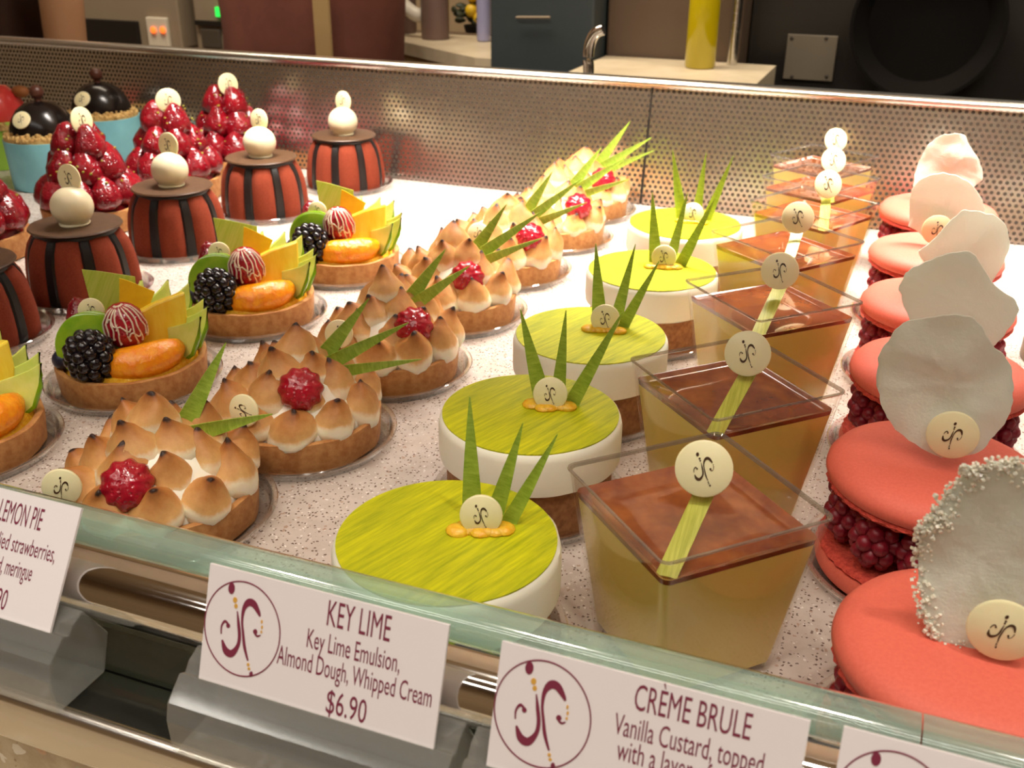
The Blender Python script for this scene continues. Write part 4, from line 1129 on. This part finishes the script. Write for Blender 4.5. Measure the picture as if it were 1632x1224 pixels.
def standing(cx, cy, rz, floor=-1.1, k=1.0, armL=None, armR=None):
    f = Vector((math.sin(rz), -math.cos(rz), 0)); r = Vector((f.y, -f.x, 0))   # f: the way the person faces; r: picture-left arm side
    c = Vector((cx, cy, floor)); Z = Vector((0, 0, 1))
    J = dict(pelvis=c+Z*.93*k, waist=c+Z*1.08*k, chest=c+Z*1.30*k, neck=c+Z*1.47*k, head0=c+Z*1.53*k+f*.01, head1=c+Z*1.61*k+f*.015, head2=c+Z*1.67*k+f*.01)
    for s, q in ((1, 'l'), (-1, 'r')):
        J['sh'+q] = c+Z*1.39*k+r*(.17*s); J['el'+q] = c+Z*1.11*k+r*(.215*s)+f*.02; J['wr'+q] = c+Z*.88*k+r*(.21*s)+f*.10
        J['ha'+q] = J['wr'+q]+Vector((0, 0, -.06))+f*.02; J['fi'+q] = J['ha'+q]+Vector((0, 0, -.035))+f*.01
        J['hi'+q] = c+Z*.88*k+r*(.085*s); J['kn'+q] = c+Z*.50*k+r*(.095*s)+f*.02; J['an'+q] = c+Z*.09*k+r*(.10*s); J['to'+q] = c+Z*.04+r*(.115*s)+f*.13
    return J
pa = at(499, 60, y=1.60)
J = standing(pa.x, 1.60, PI-.25)
for q_, sg in (('l', 1), ('r', -1)):
    b_ = J['chest']; r_ = (J['shl']-J['shr']).normalized(); f_ = Vector((-.25, .97, 0))
    J['el'+q_] = J['sh'+q_]+Vector((0, 0, -.09))+f_*.10-r_*(.05*sg)
    J['wr'+q_] = J['el'+q_]+f_*.12-r_*(.07*sg)+Vector((0, 0, .03)); J['ha'+q_] = J['wr'+q_]+f_*.05; J['fi'+q_] = J['ha'+q_]+f_*.03
pb = person('person in a maroon shirt with a hanging tan strap, standing behind the case', J, 'maroon', None)
a, b = at(510, -60, y=1.48), at(512, 130, y=1.48)
G().box(a.x-.014, a.x+.014, 1.472, 1.478, b.z-.15, a.z+.1).build('apron_strap', 'tan', pb, smooth=False)
pc = at(82, 40, y=1.22)
J = standing(pc.x-.22, 1.26, PI+.2)
fw = Vector((0, -1, 0))
side = 'l' if (J['ell'].x > J['elr'].x) else 'r'
for kx, (dx, dy, z) in dict(sh=(-.055, .05, .36), el=(-.006, .02, .20), wr=(-.004, .0, -.03), ha=(-.004, -.01, -.09), fi=(-.004, -.015, -.125)).items():
    J[kx+side] = Vector((pc.x+dx, 1.24+dy, z))
person('person in brown at the left edge, bare arm hanging behind the rail', J, 'browncloth', None)

# pale counter with canisters, behind and right of the maroon person
t = thing('pale_counter', 'pale stone counter with beige front behind the rail', 'counter', (0, 0, 0))
q = at(750, 92, y=1.62)
cz = q.z
FX = at(781, 60, y=1.60).x
A = at(604, 58, z=cz); B = at(757, 92, z=cz); C = at(786, 89, z=cz); D = at(786, 58, z=cz)
g = G(); top = [A, B, Vector((FX-.004, B.y, cz)), Vector((FX-.004, 1.92, cz)), Vector((A.x-.02, 1.92, cz))]
n = len(top); g.add(top+[v-Vector((0, 0, .022)) for v in top], [tuple(range(n)), tuple(range(2*n-1, n-1, -1))]+[(i, (i+1) % n, n+(i+1) % n, n+i) for i in range(n)])
g.build('counter_top', 'counter', t, smooth=False)
ins = [v+(Vector((B.x-.05, 1.8, cz))-v)*.03-Vector((0, 0, .0225)) for v in top]
g = G(); g.add(ins+[Vector((v.x, v.y, -1.1)) for v in ins], [tuple(range(n)), tuple(range(2*n-1, n-1, -1))]+[(i, (i+1) % n, n+(i+1) % n, n+i) for i in range(n)])
g.build('counter_front', 'tan', t, smooth=False)
def canister(px, py, r, h, mat, label, nm='canister'):
    c = at(px, py, z=cz)
    o = G().lathe([(0, 0), (r, 0), (r*1.02, .004), (r*1.05, h*.9), (r, h), (r*.85, h), (r*.85, h-.02), (0, h-.02)], 28).build(nm, mat, None, c+Vector((0, 0, .0005)))
    return tag(o, label, 'canister', 'mauve canisters on the pale counter')
canister(640, 52, .030, .12, 'mauve', 'mauve canister on the pale counter, further left')
canister(694, 62, .026, .12, 'mauve', 'mauve canister on the pale counter, nearer the slate door')
c = at(666, 56, z=cz)
t = thing('white_towel', 'white folded towel draped between the mauve canisters', 'towel', (0, 0, 0))
pp = catmull([at(636, 0, y=c.y-.03), at(655, 18, y=c.y-.04), at(672, 24, y=c.y-.04), at(688, 4, y=c.y-.03), at(692, -20, y=c.y-.03)], 6)
G().tube([Vector(v) for v in pp], .013, 10).build('towel_roll', 'white', t)
c = at(742, 56, z=cz)
t = thing('fruit_plant', 'dark potted plant with yellow fruit beside the slate door', 'potted plant', (c.x, c.y+.05, cz+.0005))
G().lathe([(0, 0), (.020, 0), (.024, .014), (.022, .014), (.021, .011), (0, .011)], 24).build('pot', 'black', t)
rnd = random.Random(8); g = G()
for k in range(60):
    v = Vector((rnd.gauss(0, .022), rnd.gauss(0, .02), .018+abs(rnd.gauss(0, .03))))
    g.ball(.011, v, (1, .3, .6), 8, 5, mat=Matrix.Rotation(rnd.uniform(0, 3), 3, 'Z') @ Matrix.Rotation(rnd.uniform(-1, 1), 3, 'X'))
o = g.build('foliage', 'foliage', t); o['kind'] = 'stuff'
for k in range(4): G().ball(.013, (rnd.uniform(-.02, .03), -.030, .030+.014*k)).build('yellow_fruit', 'yellow', t)
c = at(771, 66, z=cz)
tag(G().lathe([(0, 0), (.011, 0), (.013, .002), (.014, .11), (.0125, .11), (.0115, .006), (0, .006)], 24).build('drinking_glass', 'blueglass', None, c+Vector((0, 0, .0005))), 'bluish drinking glass beside the slate door', 'glass')

# slate door, taupe cabinet, counter with the yellow bottle, dark wall
p, q = at(781, 60, y=1.60), at(946, 60, y=1.60)
t = thing('refrigerator', 'slate blue refrigerator door with a pale handle line', 'refrigerator', (0, 0, 0))
G().box(p.x, q.x, 1.60, 1.95, -1.1, .5).build('door', 'slate', t, smooth=False, bevel=.004)
a, b = at(822, 28, y=1.59), at(876, 28, y=1.59)
G().tube([(a.x, 1.592, a.z), (b.x, 1.592, b.z)], .0022, 8).build('handle', 'grey', t)
q0 = q.x
p2, q2 = at(947, 0, y=1.62), at(1170, 100, y=1.62)
tag(G().box(q0+.004, q2.x, 1.66, 1.98, -1.1, .5).build('steel_cabinet', 'taupe', None, smooth=False, bevel=.004), 'taupe metal cabinet between the slate refrigerator and the dark wall', 'cabinet')
c1 = at(1115, 108, y=1.58); z2 = c1.z
t = thing('side_counter', 'pale side counter under the yellow bottle', 'counter', (0, 0, 0))
e0, e1 = at(1186, 96, z=z2), at(1197, 142, z=z2)
G().box(q0+.006, e1.x, 1.12, 1.655, z2-.03, z2).build('counter_top', 'counter', t, smooth=False)
G().box(q0+.02, e1.x-.01, 1.14, 1.65, -1.1, z2-.0305).build('counter_front', 'taupe', t, smooth=False)
t = thing('oil_bottle', 'tall yellow oil bottle with pale cap on the side counter', 'bottle', (c1.x, 1.58, z2+.0005))
G().lathe([(0, 0), (.021, 0), (.023, .003), (.023, .125), (.021, .130), (0, .130)], 28).build('bottle_body', 'oil', t)
G().lathe([(0, .1302), (.021, .1302), (.022, .15), (.012, .17), (.010, .20), (0, .20)], 24).build('pale_cap', 'white', t)
a = at(1172, 40, y=1.63)
tag(G().tube([(a.x, 1.632, z2+.0005), (a.x, 1.632, .55)], .008, 14).build('steel_post', 'steel', None), 'thin steel post standing on the side counter', 'post')
a = at(1184, 60, y=1.98)
structure(G().box(q2.x+.003, 2.4, 1.74, 1.80, -1.1, 1.75).build('wall_partition', 'walldark', None, smooth=False))
p, q = at(1256, 54, y=1.735), at(1326, 130, y=1.735)
t = thing('wall_plate', 'square beige wall plate on the dark partition', 'wall plate', (0, 0, 0))
G().box(p.x, q.x, 1.733, 1.7395, q.z, p.z).build('plate', 'plate', t, smooth=False, bevel=.001)
for px, py in ((1262, 61), (1317, 61), (1262, 122), (1317, 122)):
    c = at(px, py, y=1.732); G().ball(.003, (c.x, 1.7325, c.z), (1, .4, 1), 10, 6).build('screw', 'greyd', t)
c = at(1478, 40, y=1.70)
t = thing('round_pan', 'black round pan hanging on the dark partition', 'pan', (0, 0, 0))
G().lathe([(0, .03), (.085, .03), (.105, 0), (.110, 0), (.089, .034), (0, .034)], 44, c=(c.x, 1.700, c.z), mat=Matrix.Rotation(-PI/2, 4, 'X')).build('pan_body', 'pan', t)
G().tube([(c.x, 1.715, c.z+.10), (c.x, 1.715, c.z+.27)], .010, 12).build('handle', 'pan', t)
# chrome faucet behind the rail
f0 = at(938, 124, y=1.06)
t = thing('chrome_faucet', 'curved chrome spout rising behind the back rail', 'faucet', (0, 0, 0))
a = at(937, 95, y=1.06); b = at(940, 70, y=1.06); c = at(949, 53, y=1.06); d = at(962, 47, y=1.06)
G().tube([Vector(v) for v in catmull([(f0.x, 1.06, -.02), tuple(f0), tuple(a), tuple(b), tuple(c), tuple(d)], 6)], .0058, 14).build('spout', 'chrome', t)
tag(G().box(f0.x-.16, f0.x+.16, 1.0025, 1.11, -1.1, -.0205).build('sink_stand', 'steel', None, smooth=False), 'steel stand behind the case carrying the chrome spout', 'stand')
